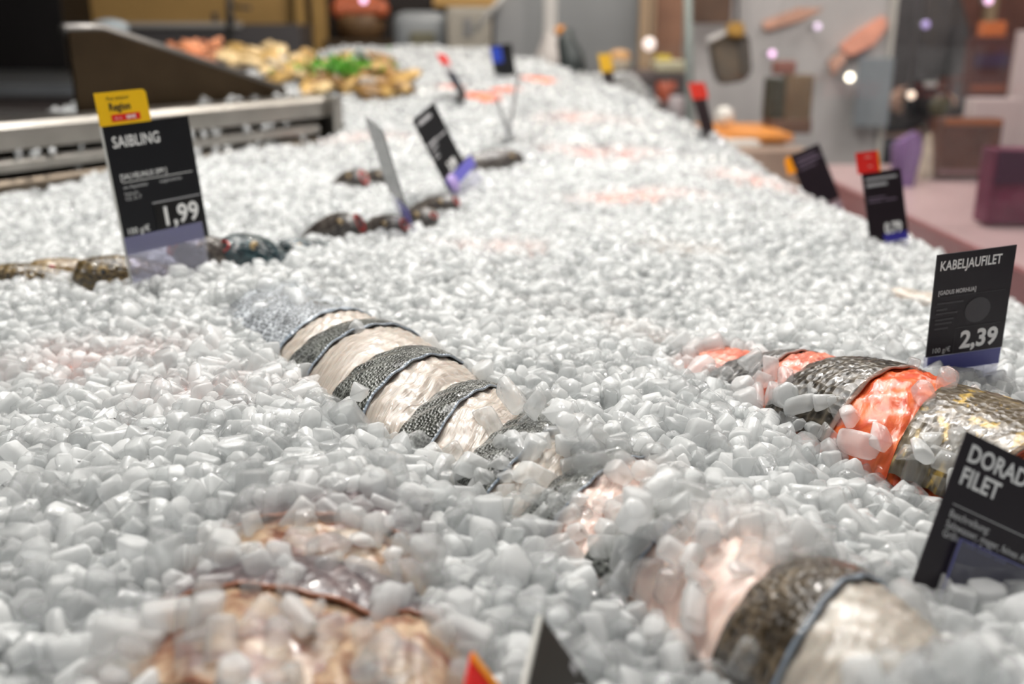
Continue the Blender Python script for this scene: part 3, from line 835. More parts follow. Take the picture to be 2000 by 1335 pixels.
# --- card half behind the crest
c = Card((1540, 306), (1598, 279), (1640, 385), (1583, 412), 1.25, 'price_card', 'tilted black card with orange corner sunk behind the crest of the ice', )
w, h = c.w, c.h
c.box('card_panel', 0, 0, w, h, 0, 0.0008, BLACK_CARD_WARM)
t = c.poly('orange_tag', ((-0.24 * w, 0.72 * h), (0.02 * w, 0.70 * h), (0.02 * w, 1.0 * h), (-0.10 * w, 1.0 * h), (-0.2 * w, 0.92 * h)), 0.0006, 0.0014, ORANGE_CARD)
c.ink([('#', w * 0.15, h * 0.86, w * 0.8, h * 0.89), ('#', w * 0.15, h * 0.78, w * 0.9, h * 0.81), ('#', w * 0.15, h * 0.70, w * 0.7, h * 0.72)], plain('mauve_ink', (0.16, 0.12, 0.17), 0.5), 'faint_print')
c.box('clear_foot', 0, -0.3 * h, w, 0.0, -0.0012, -0.0004, ACRYLIC)

# --- sea bream card
c = Card((1890, 840), (2125, 962), (2000, 1345), (1742, 1243), 0.335, 'price_card', 'large black sea bream fillet card with description, cut by the right border')
w, h = c.w, c.h
c.box('card_panel', 0, 0, w, h, 0, 0.0008, BLACK_CARD_WARM)
c.box('clear_front', 0.18 * w, -0.25 * h, 1.0 * w, 0.53 * h, 0.0016, 0.0024, make_clear('violet_clear', (0.55, 0.55, 0.75), 0.10))
c.box('clear_edge', 0.18 * w, -0.25 * h, 0.187 * w, 0.53 * h, 0.0024, 0.0028, VIOLET)
c.box('clear_edge', 0.18 * w, 0.527 * h, 1.0 * w, 0.533 * h, 0.0024, 0.0028, VIOLET)
c.ink([('DORADE', w * 0.055, h * 0.875, h * 0.080, 0.035, 0.86), ('FILET', w * 0.055, h * 0.765, h * 0.080, 0.035, 0.86)], WHITE_INK)
c.ink([('#', w * 0.07, h * 0.663, w * 0.95, h * 0.667), ('Beschreibung:', w * 0.07, h * 0.605, h * 0.034, 0.01, 0.86), ('Salzwasser, mager, feines Aroma', w * 0.07, h * 0.555, h * 0.034, 0.01, 0.86),
       ('Grillen, mit Salzkruste', w * 0.07, h * 0.510, h * 0.034, 0.01, 0.86)], plain('light_ink', (0.6, 0.6, 0.6), 0.5), 'small_print')

# --- near card corners at the lower border
c = Card((1048, 1192), (1178, 1384), (1122, 1640), (990, 1480), 0.245, 'price_card', 'bare top corner of a dark card rising in the middle of the lower border')
w, h = c.w, c.h
c.box('card_panel', 0, 0, w, h, 0, 0.0008, plain('card_back_warm', (0.012, 0.010, 0.006), 0.5))
c.box('card_edge', -0.001, 0, 0.0, h, -0.0004, 0.0010, CARD_EDGE)
c.ink([('#', w * 0.46, h * 0.915, w * 0.56, h * 0.98)], GREY_INK)
c = Card((915, 1281), (1005, 1375), (975, 1560), (885, 1440), 0.240, 'price_card', 'red card corner with yellow edge at the lower border, left of the dark corner')
w, h = c.w, c.h
c.box('card_panel', 0, 0, w, h, 0, 0.0008, plain('tag_red', (0.62, 0.006, 0.006), 0.4))
c.box('yellow_edge', 0, h * 0.90, w, h, 0.0008, 0.0012, ORANGE_CARD)

# --- far cards
def far_card(q, zb, label, mat, extra=()):
    c = Card(*q, zb, 'price_card', label)
    c.box('card_panel', 0, 0, c.w, c.h, 0, 0.0010, mat)
    for nm, x0, y0, x1, y1, m in extra:
        c.box(nm, x0 * c.w, y0 * c.h, x1 * c.w, y1 * c.h, 0.0010, 0.0018, m)
    return c
far_card(((853, 104), (867, 109), (926, 207), (908, 209)), depth_at(915, 206), 'dark card with red top seen edge-on beside the bare orange salmon', BLACK_CARD,
         (('red_top', 0, 0.80, 1, 1.0, RED_CARD), ('pale_band', 0, 0.66, 1, 0.80, GREY_INK)))
far_card(((957, 90), (999, 84), (1009, 146), (967, 150)), depth_at(985, 150), 'black card with a blue patch standing on the far crest of the ice', BLACK_CARD,
         (('blue_patch', 0.02, 0.45, 0.5, 0.95, plain('patch_blue', (0.02, 0.07, 0.55), 0.4)),))
far_card(((1168, 107), (1189, 104), (1208, 196), (1187, 199)), 2.15, 'narrow dark card with a yellow top on the right shoulder of the far ice', BLACK_CARD_WARM,
         (('yellow_top', -0.05, 0.62, 1.05, 1.0, YELLOW_CARD),))
far_card(((1349, 163), (1366, 161), (1407, 290), (1381, 296)), 1.62, 'narrow dark card with a scarlet top and violet foot at the edge of the ice', BLACK_CARD_WARM,
         (('scarlet_top', -0.1, 0.76, 1.2, 1.0, plain('scarlet', (0.85, 0.035, 0.015), 0.4)), ('violet_strip', 0.1, 0.0, 1, 0.14, plain('blue_violet', (0.04, 0.035, 0.30), 0.3))))
STAKE = plain('stake_grey', (0.22, 0.23, 0.24), 0.3)
far_card(((966, 190), (971, 190), (1003, 283), (996, 284)), depth_at(1000, 288), 'thin grey upright stake leaning left, one of a crossing pair', STAKE)
far_card(((1010, 143), (1015, 143), (996, 268), (990, 268)), depth_at(994, 285) - 0.01, 'thin grey upright stake leaning right, one of a crossing pair', STAKE)

# ------------------------------------------------------------------ the ice
def nugget_bm(seed, level):
    r = random.Random(seed)
    bm = bmesh.new()
    kind = r.random()
    sx, sy, sz = r.uniform(.9, 1.3), r.uniform(.8, 1.05), r.uniform(.65, .95)
    if kind < 0.55:                      # broken rod: a rough prism
        k = r.choice((5, 6, 6, 7))
        for e in (-1, 1):
            tx, ty = r.uniform(-.25, .25), r.uniform(-.25, .25)
            for q in range(k):
                a = 2 * math.pi * q / k + r.uniform(-.25, .25)
                rr = r.uniform(.75, 1.0)
                bm.verts.new((e * sx * .5 + e * tx * math.cos(a) * .6 , rr * sy * .5 * math.cos(a), rr * sz * .55 * math.sin(a) ))
    else:                                # irregular lump
        for q in range(r.choice((9, 11, 13))):
            z = r.uniform(-1, 1); a = r.uniform(0, 2 * math.pi); c = math.sqrt(1 - z * z)
            m = max(abs(c * math.cos(a)), abs(c * math.sin(a)), abs(z))
            s = 0.5 / (m ** 0.55)
            bm.verts.new((s * c * math.cos(a) * sx, s * c * math.sin(a) * sy, s * z * sz))
    bmesh.ops.convex_hull(bm, input=list(bm.verts))
    lone = [v for v in bm.verts if not v.link_faces]
    if lone: bmesh.ops.delete(bm, geom=lone, context='VERTS')
    bmesh.ops.dissolve_limit(bm, angle_limit=math.radians(14), verts=bm.verts, edges=bm.edges)
    if level >= 1:
        bmesh.ops.bevel(bm, geom=list(bm.edges), offset=0.085 if level == 1 else 0.10, segments=1 if level == 1 else 2, affect='EDGES', profile=0.5, clamp_overlap=True)
    bmesh.ops.triangulate(bm, faces=[f for f in bm.faces if len(f.verts) > 4])
    bmesh.ops.recalc_face_normals(bm, faces=bm.faces)
    return bm

def template(level, n):
    out = []
    for i in range(n):
        bm = nugget_bm(100 * level + i, level)
        bm.verts.index_update()
        V = np.array([v.co[:] for v in bm.verts], np.float32)
        Q = [[v.index for v in f.verts] for f in bm.faces]
        lt = np.array([len(q) for q in Q], np.int32)
        li = np.concatenate([np.array(q, np.int32) for q in Q])
        bm.free()
        out.append((V, lt, li))
    return out

def field(x0, x1, y0, y1, sp, jit, seed):
    g = np.random.default_rng(seed)
    ny = int((y1 - y0) / (sp * 0.866)) + 1; nx = int((x1 - x0) / sp) + 1
    jx, jy = np.meshgrid(np.arange(nx), np.arange(ny))
    X = x0 + (jx + 0.5 * (jy % 2)) * sp; Y = y0 + jy * sp * 0.866
    X = X + g.uniform(-jit, jit, X.shape) * sp; Y = Y + g.uniform(-jit, jit, Y.shape) * sp
    return X.ravel(), Y.ravel()

def vnoise(x, y, f, ph=0.0):
    return (np.sin(x * f * 1.3 + y * f * .7 + ph) + np.sin(-x * f * .8 + y * f * 1.1 + 2.1 * ph + 1) + np.sin(x * f * .5 - y * f * 1.6 + ph * .7 + 4)) / 3

def shell_heap(x, y):
    """where the shellfish lie there is less ice"""
    return 0 * x

PIECES = []     # (x, y, z, size, layer)
def lay(sp, size, y0, y1, dz, layer, seed):
    X, Y = field(-1.05, 0.62, y0, y1, sp, 0.33, seed)
    Zc = Y * CT + 0.2 * ST
    keep = (np.abs(X) < 0.56 * Zc + 0.19) & (rail_side(X, Y) > 0.012) & (X < np.interp(Y, EDGE_Y, EDGE_X) + 0.05)
    al = (X - RP[0]) * RD[0] + (Y - RP[1]) * RD[1]
    sd = rail_side(X, Y)
    behind = (sd <= 0.012) & ((al > 0.63) | ((sd < -0.125) & (al > 0.42))) & (sd > -0.55)
    keep = keep | (behind & (np.abs(X) < 0.56 * Zc + 0.19))
    X, Y = X[keep], Y[keep]
    g = np.random.default_rng(seed + 5)
    S = size * np.exp(g.normal(0, 0.17, X.shape))
    Z = H(X, Y) + dz + g.uniform(-0.0016, 0.0014, X.shape)
    ok = np.ones(X.shape, bool)
    nz = vnoise(X, Y, 150.0, 0.3)
    u = g.uniform(0, 1, X.shape)
    for row in ROWS:
        near = (np.abs(X - row.X.mean()) < 0.45) & (np.abs(Y - row.Y.mean()) < 0.45)
        ii = np.where(near)[0]
        T, sS, v = row.top(X[ii], Y[ii])
        ins = T > -5
        ex = np.zeros(len(ii))           # how bare the fish is here
        for (k0, k1, v0, v1, amt) in row.bare:
            s0, s1 = row.s_of(k0), row.s_of(k1)
            e = sm(-0.006, 0.004, sS - s0 + 0.003 * nz[ii]) * sm(-0.006, 0.004, s1 - sS + 0.003 * nz[ii])
            e = e * sm(-0.12, 0.10, v - v0 + 0.09 * nz[ii]) * sm(-0.12, 0.10, v1 - v + 0.09 * nz[ii]) * amt
            ex = np.maximum(ex, e)
        drop = ins & (u[ii] < ex)
        if layer == 0:
            drop = drop | (ins & (np.abs(v) < 0.9))
        else:
            rest = ins & ~drop
            Z[ii] = np.where(rest, np.maximum(Z[ii], T + 0.16 * S[ii]), Z[ii])
        ok[ii] &= ~drop
    for (bx, by, bz, br) in BLOCK:
        d2 = np.hypot(X - bx, Y - by)
        hit = (d2 < br + 0.25 * S)
        if layer == 0:
            ok &= ~(hit & (Z > bz - 2.0 * br))
        else:
            ok &= ~(hit & (Z > bz - br * 1.5))
    for (bx, by, rx, ry, yaw, bdz) in BURIED:
        lx = (X - bx) * math.cos(yaw) + (Y - by) * math.sin(yaw); ly = -(X - bx) * math.sin(yaw) + (Y - by) * math.cos(yaw)
        ins = (lx / rx) ** 2 + (ly / ry) ** 2 < 0.95
        if bdz > 0: ok &= ~ins
        elif layer == 0: ok &= ~(ins & (dz < bdz + 0.004))
    for (bx, by, br) in CLEAR:
        ok &= np.hypot(X - bx, Y - by) > br
    for q in np.where(ok)[0]:
        PIECES.append((X[q], Y[q], Z[q], S[q], layer))

bass.bare = [(520, 600, -0.8, 0.9, 0.8), (600, 985, -0.90, 0.98, 1.0), (980, 1062, -0.4, 0.8, 0.8), (1062, 1130, -0.6, 0.6, 0.35), (1125, 1195, -0.7, 0.6, 0.65), (1195, 1262, -0.7, 0.5, 0.3), (1255, 1350, -0.8, 0.75, 0.78), (1350, 1528, -0.7, 0.8, 0.25), (1530, 1775, -0.75, 0.9, 1.0)]
redrow.bare = [(985, 1190, -0.9, 0.0, 0.75), (1290, 1400, -0.95, 0.2, 0.5), (1400, 1625, -1.0, 0.62, 1.0), (1612, 1740, -1.0, 0.70, 1.0), (1735, 1832, -0.95, 0.85, 1.0), (1828, 2060, -0.95, 0.7, 1.0)]
nearrow.bare = [(0.6, 1.6, -0.9, 0.9, 0.20), (1.6, 2.6, -0.8, 0.8, 0.5), (2.6, 4.9, -0.85, 0.9, 0.6)]
nearrow2.bare = [(0.1, 2.9, -0.85, 0.9, 0.6)]
CLEAR = []
lay(0.0090, 0.0128, 0.19, 0.80, -0.0125, 0, 1)
lay(0.0084, 0.0125, 0.19, 0.80, -0.0040, 1, 2)
lay(0.0090, 0.0128, 0.80, 1.30, -0.0040, 1, 3)
lay(0.0110, 0.0128, 0.80, 1.30, -0.0115, 0, 4)
lay(0.0108, 0.0138, 1.30, 2.95, -0.0030, 1, 6)

# a few loose lumps lying on the bare fish
for (px, py, s, dz) in ((690, 652, .013, .017), (672, 660, .010, .014), (700, 765, .010, .012), (1000, 775, .014, .016), (1045, 790, .012, .014), (1090, 800, .014, .016), (1110, 830, .013, .018), (1150, 845, .013, .018),
                        (1290, 950, .013, .024), (1245, 990, .013, .024), (1230, 1010, .011, .024), (1320, 985, .012, .024), (1340, 960, .012, .022), (1470, 705, .012, .014), (1505, 722, .012, .014), (1535, 738, .011, .014), (1660, 812, .011, .016), (1800, 880, .011, .016), (1590, 765, .012, .014)):
    p = on_ice(px, py, dz)
    PIECES.append((p.x, p.y, p.z, s, 2))
# crumbs of ice on the rail
gr = np.random.default_rng(3)
for t in (0.33, 0.36, 0.385, 0.40, 0.425, 0.45, 0.50, 0.53, 0.545):
    q = RP + RD * t + np.array([-RD[1], RD[0]]) * gr.uniform(.022, .05)
    PIECES.append((q[0], q[1], CAMZ - 0.101, gr.uniform(.011, .015), 2))
for t in gr.uniform(-0.30, 0.55, 46):
    q = RP + RD * t + np.array([-RD[1], RD[0]]) * gr.uniform(.002, .012)
    PIECES.append((q[0], q[1], CAMZ - gr.choice([0.143, 0.168]), gr.uniform(.007, .013), 2))
PIECES = np.array(PIECES)
Zc = PIECES[:, 1] * CT - (PIECES[:, 2] - CAMZ) * ST
PXX = 1000 + F * PIECES[:, 0] / Zc
yc = PIECES[:, 1] * ST + (PIECES[:, 2] - CAMZ) * CT
PYY = 667.5 - F * yc / Zc
big = PIECES[:, 3] / Zc
big = np.where((PXX > -15) & (PXX < 2015) & (PYY > 0) & (PYY < 1350) & (PIECES[:, 4] >= 1), big, -1)
order = np.argsort(-big)
SOLO = set(order[:300].tolist())

def rand_rot(g, n):
    q = g.normal(size=(n, 4)); q /= np.linalg.norm(q, axis=1)[:, None]
    w, x, y, z = q.T
    return np.stack([np.stack([1 - 2 * (y * y + z * z), 2 * (x * y - z * w), 2 * (x * z + y * w)], -1),
                     np.stack([2 * (x * y + z * w), 1 - 2 * (x * x + z * z), 2 * (y * z - x * w)], -1),
                     np.stack([2 * (x * z - y * w), 2 * (y * z + x * w), 1 - 2 * (x * x + y * y)], -1)], 1)

LV = np.where(Zc < 0.66, 2, np.where(Zc < 1.35, 1, 0))
TPL = {k: template(k, 26) for k in (0, 1, 2)}
VV, LT, LI, off = [], [], [], 0
for k in (0, 1, 2):
    ids = np.array([i for i in np.where(LV == k)[0] if i not in SOLO])
    if not len(ids): continue
    pick = RNG.integers(0, 26, len(ids))
    for t in range(26):
        sub = ids[pick == t]
        if not len(sub): continue
        V, lt, li = TPL[k][t]
        R = rand_rot(RNG, len(sub)).astype(np.float32)
        P = np.einsum('nij,vj->nvi', R, V) * PIECES[sub, 3][:, None, None] + PIECES[sub, :3][:, None, :]
        VV.append(P.reshape(-1, 3))
        LT.append(np.tile(lt, len(sub)))
        LI.append((li[None] + (np.arange(len(sub)) * len(V))[:, None] + off).ravel())
        off += len(V) * len(sub)
VV = np.concatenate(VV); LT = np.concatenate(LT); LI = np.concatenate(LI)

# packed ice below the loose pieces
gx, gy = np.meshgrid(np.linspace(-1.05, 0.60, 150), np.linspace(0.12, 3.0, 240), indexing='ij')
gz = H(gx, gy) - 0.0135
for row in ROWS[:0]: pass
front = rail_side(gx, gy)
gal = (gx - RP[0]) * RD[0] + (gy - RP[1]) * RD[1]
gz = np.where((front < 0.0) & (gal < 0.61) & ((front > -0.13) | (gal < 0.42)), CAMZ - 0.30, gz)
gz = np.where(front < -0.56, CAMZ - 0.42, gz)
gz = np.where(gx > np.interp(gy, EDGE_Y, EDGE_X) + 0.03, CAMZ - 0.42, gz)
idx = np.arange(gx.size).reshape(gx.shape) + len(VV)
bedq = np.stack([idx[:-1, :-1], idx[1:, :-1], idx[1:, 1:], idx[:-1, 1:]], -1).reshape(-1, 4)
nice = len(LT)
VV = np.concatenate([VV, np.stack([gx, gy, gz], -1).reshape(-1, 3)])
LT = np.concatenate([LT, np.full(len(bedq), 4, np.int64)]); LI = np.concatenate([LI, bedq.ravel()])
me = bpy.data.meshes.new('crushed_ice')
me.vertices.add(len(VV)); me.vertices.foreach_set('co', VV.astype(np.float32).ravel())
me.loops.add(len(LI)); me.loops.foreach_set('vertex_index', LI.astype(np.int32))
me.polygons.add(len(LT))
ls = np.concatenate([[0], np.cumsum(LT)[:-1]])
me.polygons.foreach_set('loop_start', ls.astype(np.int32))
me.materials.append(ICE); me.materials.append(ICEBED)
mi = np.zeros(len(LT), np.int32); mi[nice:] = 1
me.polygons.foreach_set('material_index', mi)
me.polygons.foreach_set('use_smooth', [True] * len(LT))
me.update(calc_edges=True); me.validate()
ice = link('crushed_ice', me)
tag(ice, 'bed of crushed ice heaped over the whole fish counter', 'ice', kind='stuff')
print('ICE pieces', len(PIECES), 'polys', len(LT))

solo_me = []
for t in range(26):
    bm = nugget_bm(200 + t, 2)
    m_ = bpy.data.meshes.new('ice_nugget')
    bm.to_mesh(m_); bm.free()
    m_.polygons.foreach_set('use_smooth', [True] * len(m_.polygons))
    m_.materials.append(ICE)
    solo_me.append(m_)
for i in sorted(SOLO):
    o = bpy.data.objects.new('ice_nugget', solo_me[random.randrange(26)])
    COL.objects.link(o)
    o.location = PIECES[i, :3]
    o.scale = (PIECES[i, 3],) * 3
    o.rotation_euler = (random.uniform(0, 6.28), random.uniform(0, 6.28), random.uniform(0, 6.28))
    tag(o, 'large loose ice nugget at the near edge of the crushed ice bed', 'ice nugget', 'loose ice nuggets at the front of the bed')

# ------------------------------------------------------------------ steel rail, panel, counter
RDN = np.array([-RD[1], RD[0]])              # towards the staff side
def rp(t, d, z):
    return Vector((RP[0] + RD[0] * t + RDN[0] * d, RP[1] + RD[1] * t + RDN[1] * d, CAMZ + z))

def extrude_profile(name, prof, t0, t1, mat, parent=None):
    bm = bmesh.new()
    a = [bm.verts.new(rp(t0, d, z)) for d, z in prof]; b = [bm.verts.new(rp(t1, d, z)) for d, z in prof]
    bm.faces.new(a[::-1]); bm.faces.new(b)
    for i in range(len(prof)):
        j = (i + 1) % len(prof)
        bm.faces.new((a[i], a[j], b[j], b[i]))
    return obj(name, bm, mat, None) if parent is None else child(obj(name, bm, mat, None), parent)

rail = empty('steel_rail', rp(0, 0.03, -0.20), 'stepped stainless steel rail edging the ice on the staff side', 'rail')
T0, T1 = -0.75, 0.60
extrude_profile('top_ledge', [(0.012, -0.138), (0.012, -0.112), (0.018, -0.106), (0.085, -0.106), (0.085, -0.138)], T0, T1, STEEL, rail)
extrude_profile('middle_bar', [(0.008, -0.163), (0.008, -0.152), (0.016, -0.147), (0.06, -0.147), (0.06, -0.163)], T0, T1 - 0.03, STEEL, rail)
extrude_profile('lower_bar', [(0.000, -0.186), (0.000, -0.176), (0.006, -0.172), (0.06, -0.172), (0.06, -0.186)], T0, T1 - 0.03, plain('steel_brown', (0.16, 0.13, 0.10), 0.4, 0.9), rail)
extrude_profile('gap_shade_plate', [(0.060, -0.26), (0.060, -0.106), (0.066, -0.106), (0.066, -0.26)], T0, T1, plain('rail_gap_shade', (0.03, 0.024, 0.02), 0.5), rail)  # near-black plate stands for the shade in the gaps between the bars
extrude_profile('end_plate', [(-0.002, -0.24), (-0.002, -0.106), (0.085, -0.106), (0.085, -0.24)], T1 - 0.004, T1 + 0.02, STEEL, rail)

# ------------------------------------------------------------------ the setting
def structure(name, lo, hi, mat):
    bm = bmesh.new(); add_box(bm, lo, hi)
    o = obj(name, bm, mat); o['kind'] = 'structure'
    return o
structure('floor', (-3.2, -1.2, -0.06), (3.2, 6.2, 0.0), plain('floor_tile', (0.22, 0.20, 0.19), 0.35, noise=0.12, scale=6))
structure('ceiling', (-3.2, -1.2, 2.85), (3.2, 6.2, 2.91), plain('ceiling_paint', (0.55, 0.54, 0.52), 0.8))
structure('wall_back', (-3.2, 6.0, 0.0), (3.2, 6.12, 2.85), plain('wall_grey', (0.42, 0.42, 0.41), 0.7, noise=0.08, scale=3))
structure('wall_left', (-3.26, -1.2, 0.0), (-3.14, 6.2, 2.85), plain('wall_dark', (0.020, 0.016, 0.015), 0.7, noise=0.1, scale=3))
structure('wall_right', (3.14, -1.2, 0.0), (3.26, 6.2, 2.85), plain('wall_warm', (0.35, 0.31, 0.29), 0.7, noise=0.08, scale=3))

# the counter that carries the ice
def prism(bm, pts, z0, z1):
    a = [bm.verts.new((x, y, z0)) for x, y in pts]; b = [bm.verts.new((x, y, z1)) for x, y in pts]
    bm.faces.new(a[::-1]); bm.faces.new(b)
    for i in range(len(pts)):
        j = (i + 1) % len(pts)
        bm.faces.new((a[i], a[j], b[j], b[i]))
out = [(float(x) + 0.055, float(y)) for x, y in zip(EDGE_X[:-1], EDGE_Y[:-1])]
out[0] = (out[0][0], 0.10)
poly = [(-0.98, 0.10)] + out + [(-0.10, 3.02), (-0.90, 3.02), (-1.10, 1.9), (-1.10, 0.10)]
counter = empty('fish_counter', (-0.3, 1.4, 0.0), 'steel fish counter under the ice bed', 'counter')
bm = bmesh.new(); prism(bm, poly, 0.0, CAMZ - 0.44)
child(obj('cabinet', bm, plain('counter_steel', (0.35, 0.33, 0.31), 0.35, 0.8, noise=0.1, scale=10)), counter)
bm = bmesh.new()
ring = [Vector((x, y, CAMZ - 0.30)) for x, y in out] + [Vector((-0.10, 3.02, CAMZ - 0.16))]
for i in range(len(ring) - 1):
    p, q = ring[i], ring[i + 1]
    a = bm.verts.new((p.x, p.y, CAMZ - 0.44)); b = bm.verts.new((q.x, q.y, CAMZ - 0.44))
    zt = lambda v: float(H(v.x - 0.05, v.y)) - 0.035
    c_ = bm.verts.new((q.x, q.y, zt(q))); d_ = bm.verts.new((p.x, p.y, zt(p)))
    e = bm.verts.new((p.x + .012, p.y, CAMZ - 0.44)); f = bm.verts.new((q.x + .012, q.y, CAMZ - 0.44))
    g_ = bm.verts.new((q.x + .012, q.y, zt(q))); h_ = bm.verts.new((p.x + .012, p.y, zt(p)))
    for fc in ((a, b, c_, d_), (e, h_, g_, f), (d_, c_, g_, h_)):
        bm.faces.new(fc)
child(obj('tray_rim', bm, plain('rim_steel', (0.30, 0.26, 0.25), 0.35, 0.9)), counter)

# sloping bronze side panel behind the rail
def on_plane(px, py, d):
    """point where the sight line meets the upright plane parallel to the rail, d behind it"""
    r = ray(px, py)
    n2 = RDN; c0 = RP + RDN * d
    t = (n2 @ c0) / (n2 @ r[:2])
    return Vector((r[0] * t, r[1] * t, CAMZ + r[2] * t))
PD = 0.105
pp = [on_plane(*q, PD) for q in ((134, 60), (205, 58), (560, 178), (575, 192))]
zl = CAMZ - 0.131
pts = [pp[0], pp[1], pp[2], Vector((pp[3].x, pp[3].y, zl)), Vector((pp[0].x - 0.0, pp[0].y, zl))]
panel = empty('bronze_divider', pts[4], 'dark bronze steel side panel with a sloping top edge behind the rail', 'panel')
bk = Vector((RDN[0], RDN[1], 0)) * 0.006
bm = bmesh.new()
a = [bm.verts.new(p) for p in pts]; b = [bm.verts.new(p + bk) for p in pts]
bm.faces.new(a); bm.faces.new(b[::-1])
for i in range(5):
    bm.faces.new((a[i], b[i], b[(i + 1) % 5], a[(i + 1) % 5]))
child(obj('sheet', bm, STEEL_DARK), panel)
bm = bmesh.new()
add_tube(bm, [pp[0] + bk * 2, pp[1] + bk * 2, pp[2] + bk * 2], 0.010, 8)
child(obj('folded_lip', bm, plain('lip_steel', (0.20, 0.19, 0.18), 0.4, 0.9), None, True), panel)
bm = bmesh.new()
a = [bm.verts.new(rp(t, d, z)) for t, d, z in ((T0, 0.09, -0.130), (0.38, 0.09, -0.130), (0.38, 1.0, -0.135), (T0, 1.0, -0.135))]
f = bm.faces.new(a)
r = bmesh.ops.extrude_face_region(bm, geom=[f])
for v in r['geom']:
    if isinstance(v, bmesh.types.BMVert): v.co.z -= 0.02
sh = obj('darkening_shelf', bm, plain('staff_side_shade', (0.012, 0.010, 0.009), 0.7)); tag(sh, 'near-black ledge behind the rail, added to darken the staff side', 'shelf')  # near-black sheet widened to keep the staff side dark behind the rail

# glass guard along the customers' side
gpts = [(0.505, 0.05), (0.500, 1.28), (0.440, 1.72), (0.29, 2.22), (0.03, 2.85)]
for i in range(4):
    p, q = Vector((*gpts[i], 0)), Vector((*gpts[i + 1], 0))
    d = (q - p).normalized(); p = p + d * 0.003; q = q - d * 0.003
    nrm = Vector((d.y, -d.x, 0)) * 0.006
    z0, z1 = CAMZ - 0.44, CAMZ + 0.42
    bm = bmesh.new()
    prism(bm, [(p.x, p.y), (q.x, q.y), (q.x + nrm.x, q.y + nrm.y), (p.x + nrm.x, p.y + nrm.y)], z0, z1)
    o = obj('glass_guard', bm, GLASS)
    tag(o, ('clear guard glass beside the sea bream and cod cards', 'clear guard glass pane beside the 0,79 card with red tag', 'clear guard glass pane behind the scarlet-topped card', 'clear guard glass pane at the far crest of the ice')[i], 'glass')

# ------------------------------------------------------------------ the shellfish heap beyond the side panel
SHELL_TAN = plain('shell_tan', (0.48, 0.30, 0.10), 0.4, noise=0.45, scale=60)
SHELL_CREAM = plain('shell_cream', (0.66, 0.48, 0.24), 0.35, noise=0.25, scale=80)
SHELL_BROWN = plain('shell_brown', (0.22, 0.115, 0.03), 0.4, noise=0.5, scale=50)
def shell_mesh(seed, L, Wd, T, mat):
    """an oyster-like shell: two ribbed valves"""
    r = random.Random(seed)
    n, m = 10, 20
    P = np.zeros((n, m, 3))
    a = np.linspace(0, 2 * math.pi, m)
    for i in range(n):
        u = i / (n - 1)
        rad = math.sin(u * math.pi / 2) ** 0.7
        rim = 1 + 0.10 * np.sin(a * 5 + seed) + 0.06 * np.sin(a * 11 + seed * 2)
        P[i, :, 0] = rad * L / 2 * np.cos(a) * rim + 0.12 * L * u * u
        P[i, :, 1] = rad * Wd / 2 * np.sin(a) * rim * (1 - 0.3 * np.cos(a))
        P[i, :, 2] = T * (1 - u ** 2) + 0.05 * T * np.sin(u * 22)
    me = grid_mesh('shell', P)
    bm = bmesh.new(); bm.from_mesh(me); bmesh.ops.remove_doubles(bm, verts=bm.verts, dist=1e-6)
    r2 = bmesh.ops.duplicate(bm, geom=list(bm.faces))
    for v in r2['geom']:
        if isinstance(v, bmesh.types.BMVert): v.co.z = -0.55 * v.co.z - 0.0004
    bmesh.ops.remove_doubles(bm, verts=bm.verts, dist=0.0006)
    bmesh.ops.recalc_face_normals(bm, faces=bm.faces)
    bm.to_mesh(me); bm.free()
    me.materials.append(mat)
    me.polygons.foreach_set('use_smooth', [True] * len(me.polygons))
    return me
kinds = [shell_mesh(1, .075, .042, .014, SHELL_TAN), shell_mesh(2, .070, .040, .012, SHELL_CREAM), shell_mesh(3, .085, .050, .015, SHELL_BROWN), shell_mesh(4, .080, .045, .016, SHELL_TAN)]
rs = random.Random(5)
def place_shell(px, py, k, label, group, dz=0.012, sc=1.0):
    p = on_ice(px, py, dz)
    o = bpy.data.objects.new('oyster', kinds[k]); COL.objects.link(o)
    o.location = p; o.scale = (sc,) * 3
    o.rotation_euler = (rs.uniform(-.5, .5), rs.uniform(-.45, .45), rs.uniform(0, 6.28))
    tag(o, label, 'oyster', group)
LT_ = 'cream or tan shell in the pale heap above the sloping bronze panel'
LB_ = 'brown shell in the dark heap around the green parsley'
for (px, py, k) in ((440, 108, 1), (462, 98, 0), (480, 112, 1), (505, 105, 1), (500, 125, 1), (522, 116, 0), (545, 100, 1), (540, 128, 1), (560, 140, 0), (580, 118, 1), (585, 150, 1), (472, 124, 1), (612, 168, 0), (600, 112, 0), (635, 172, 1), (455, 116, 1), (520, 92, 1), (555, 152, 0), (530, 140, 1)):
    place_shell(px, py, k, LT_, 'pale shells heaped beyond the panel')
for (px, py, k) in ((625, 150, 2), (605, 130, 3), (640, 165, 2), (690, 140, 3), (715, 150, 2), (735, 142, 3), (752, 130, 2), (770, 150, 2), (785, 160, 3), (740, 165, 2), (762, 178, 3), (722, 182, 2), (690, 168, 3), (660, 168, 2), (665, 122, 3), (745, 118, 2), (775, 176, 2), (640, 135, 3)):
    place_shell(px, py, k, LB_, 'brown shells around the parsley', sc=1.0)

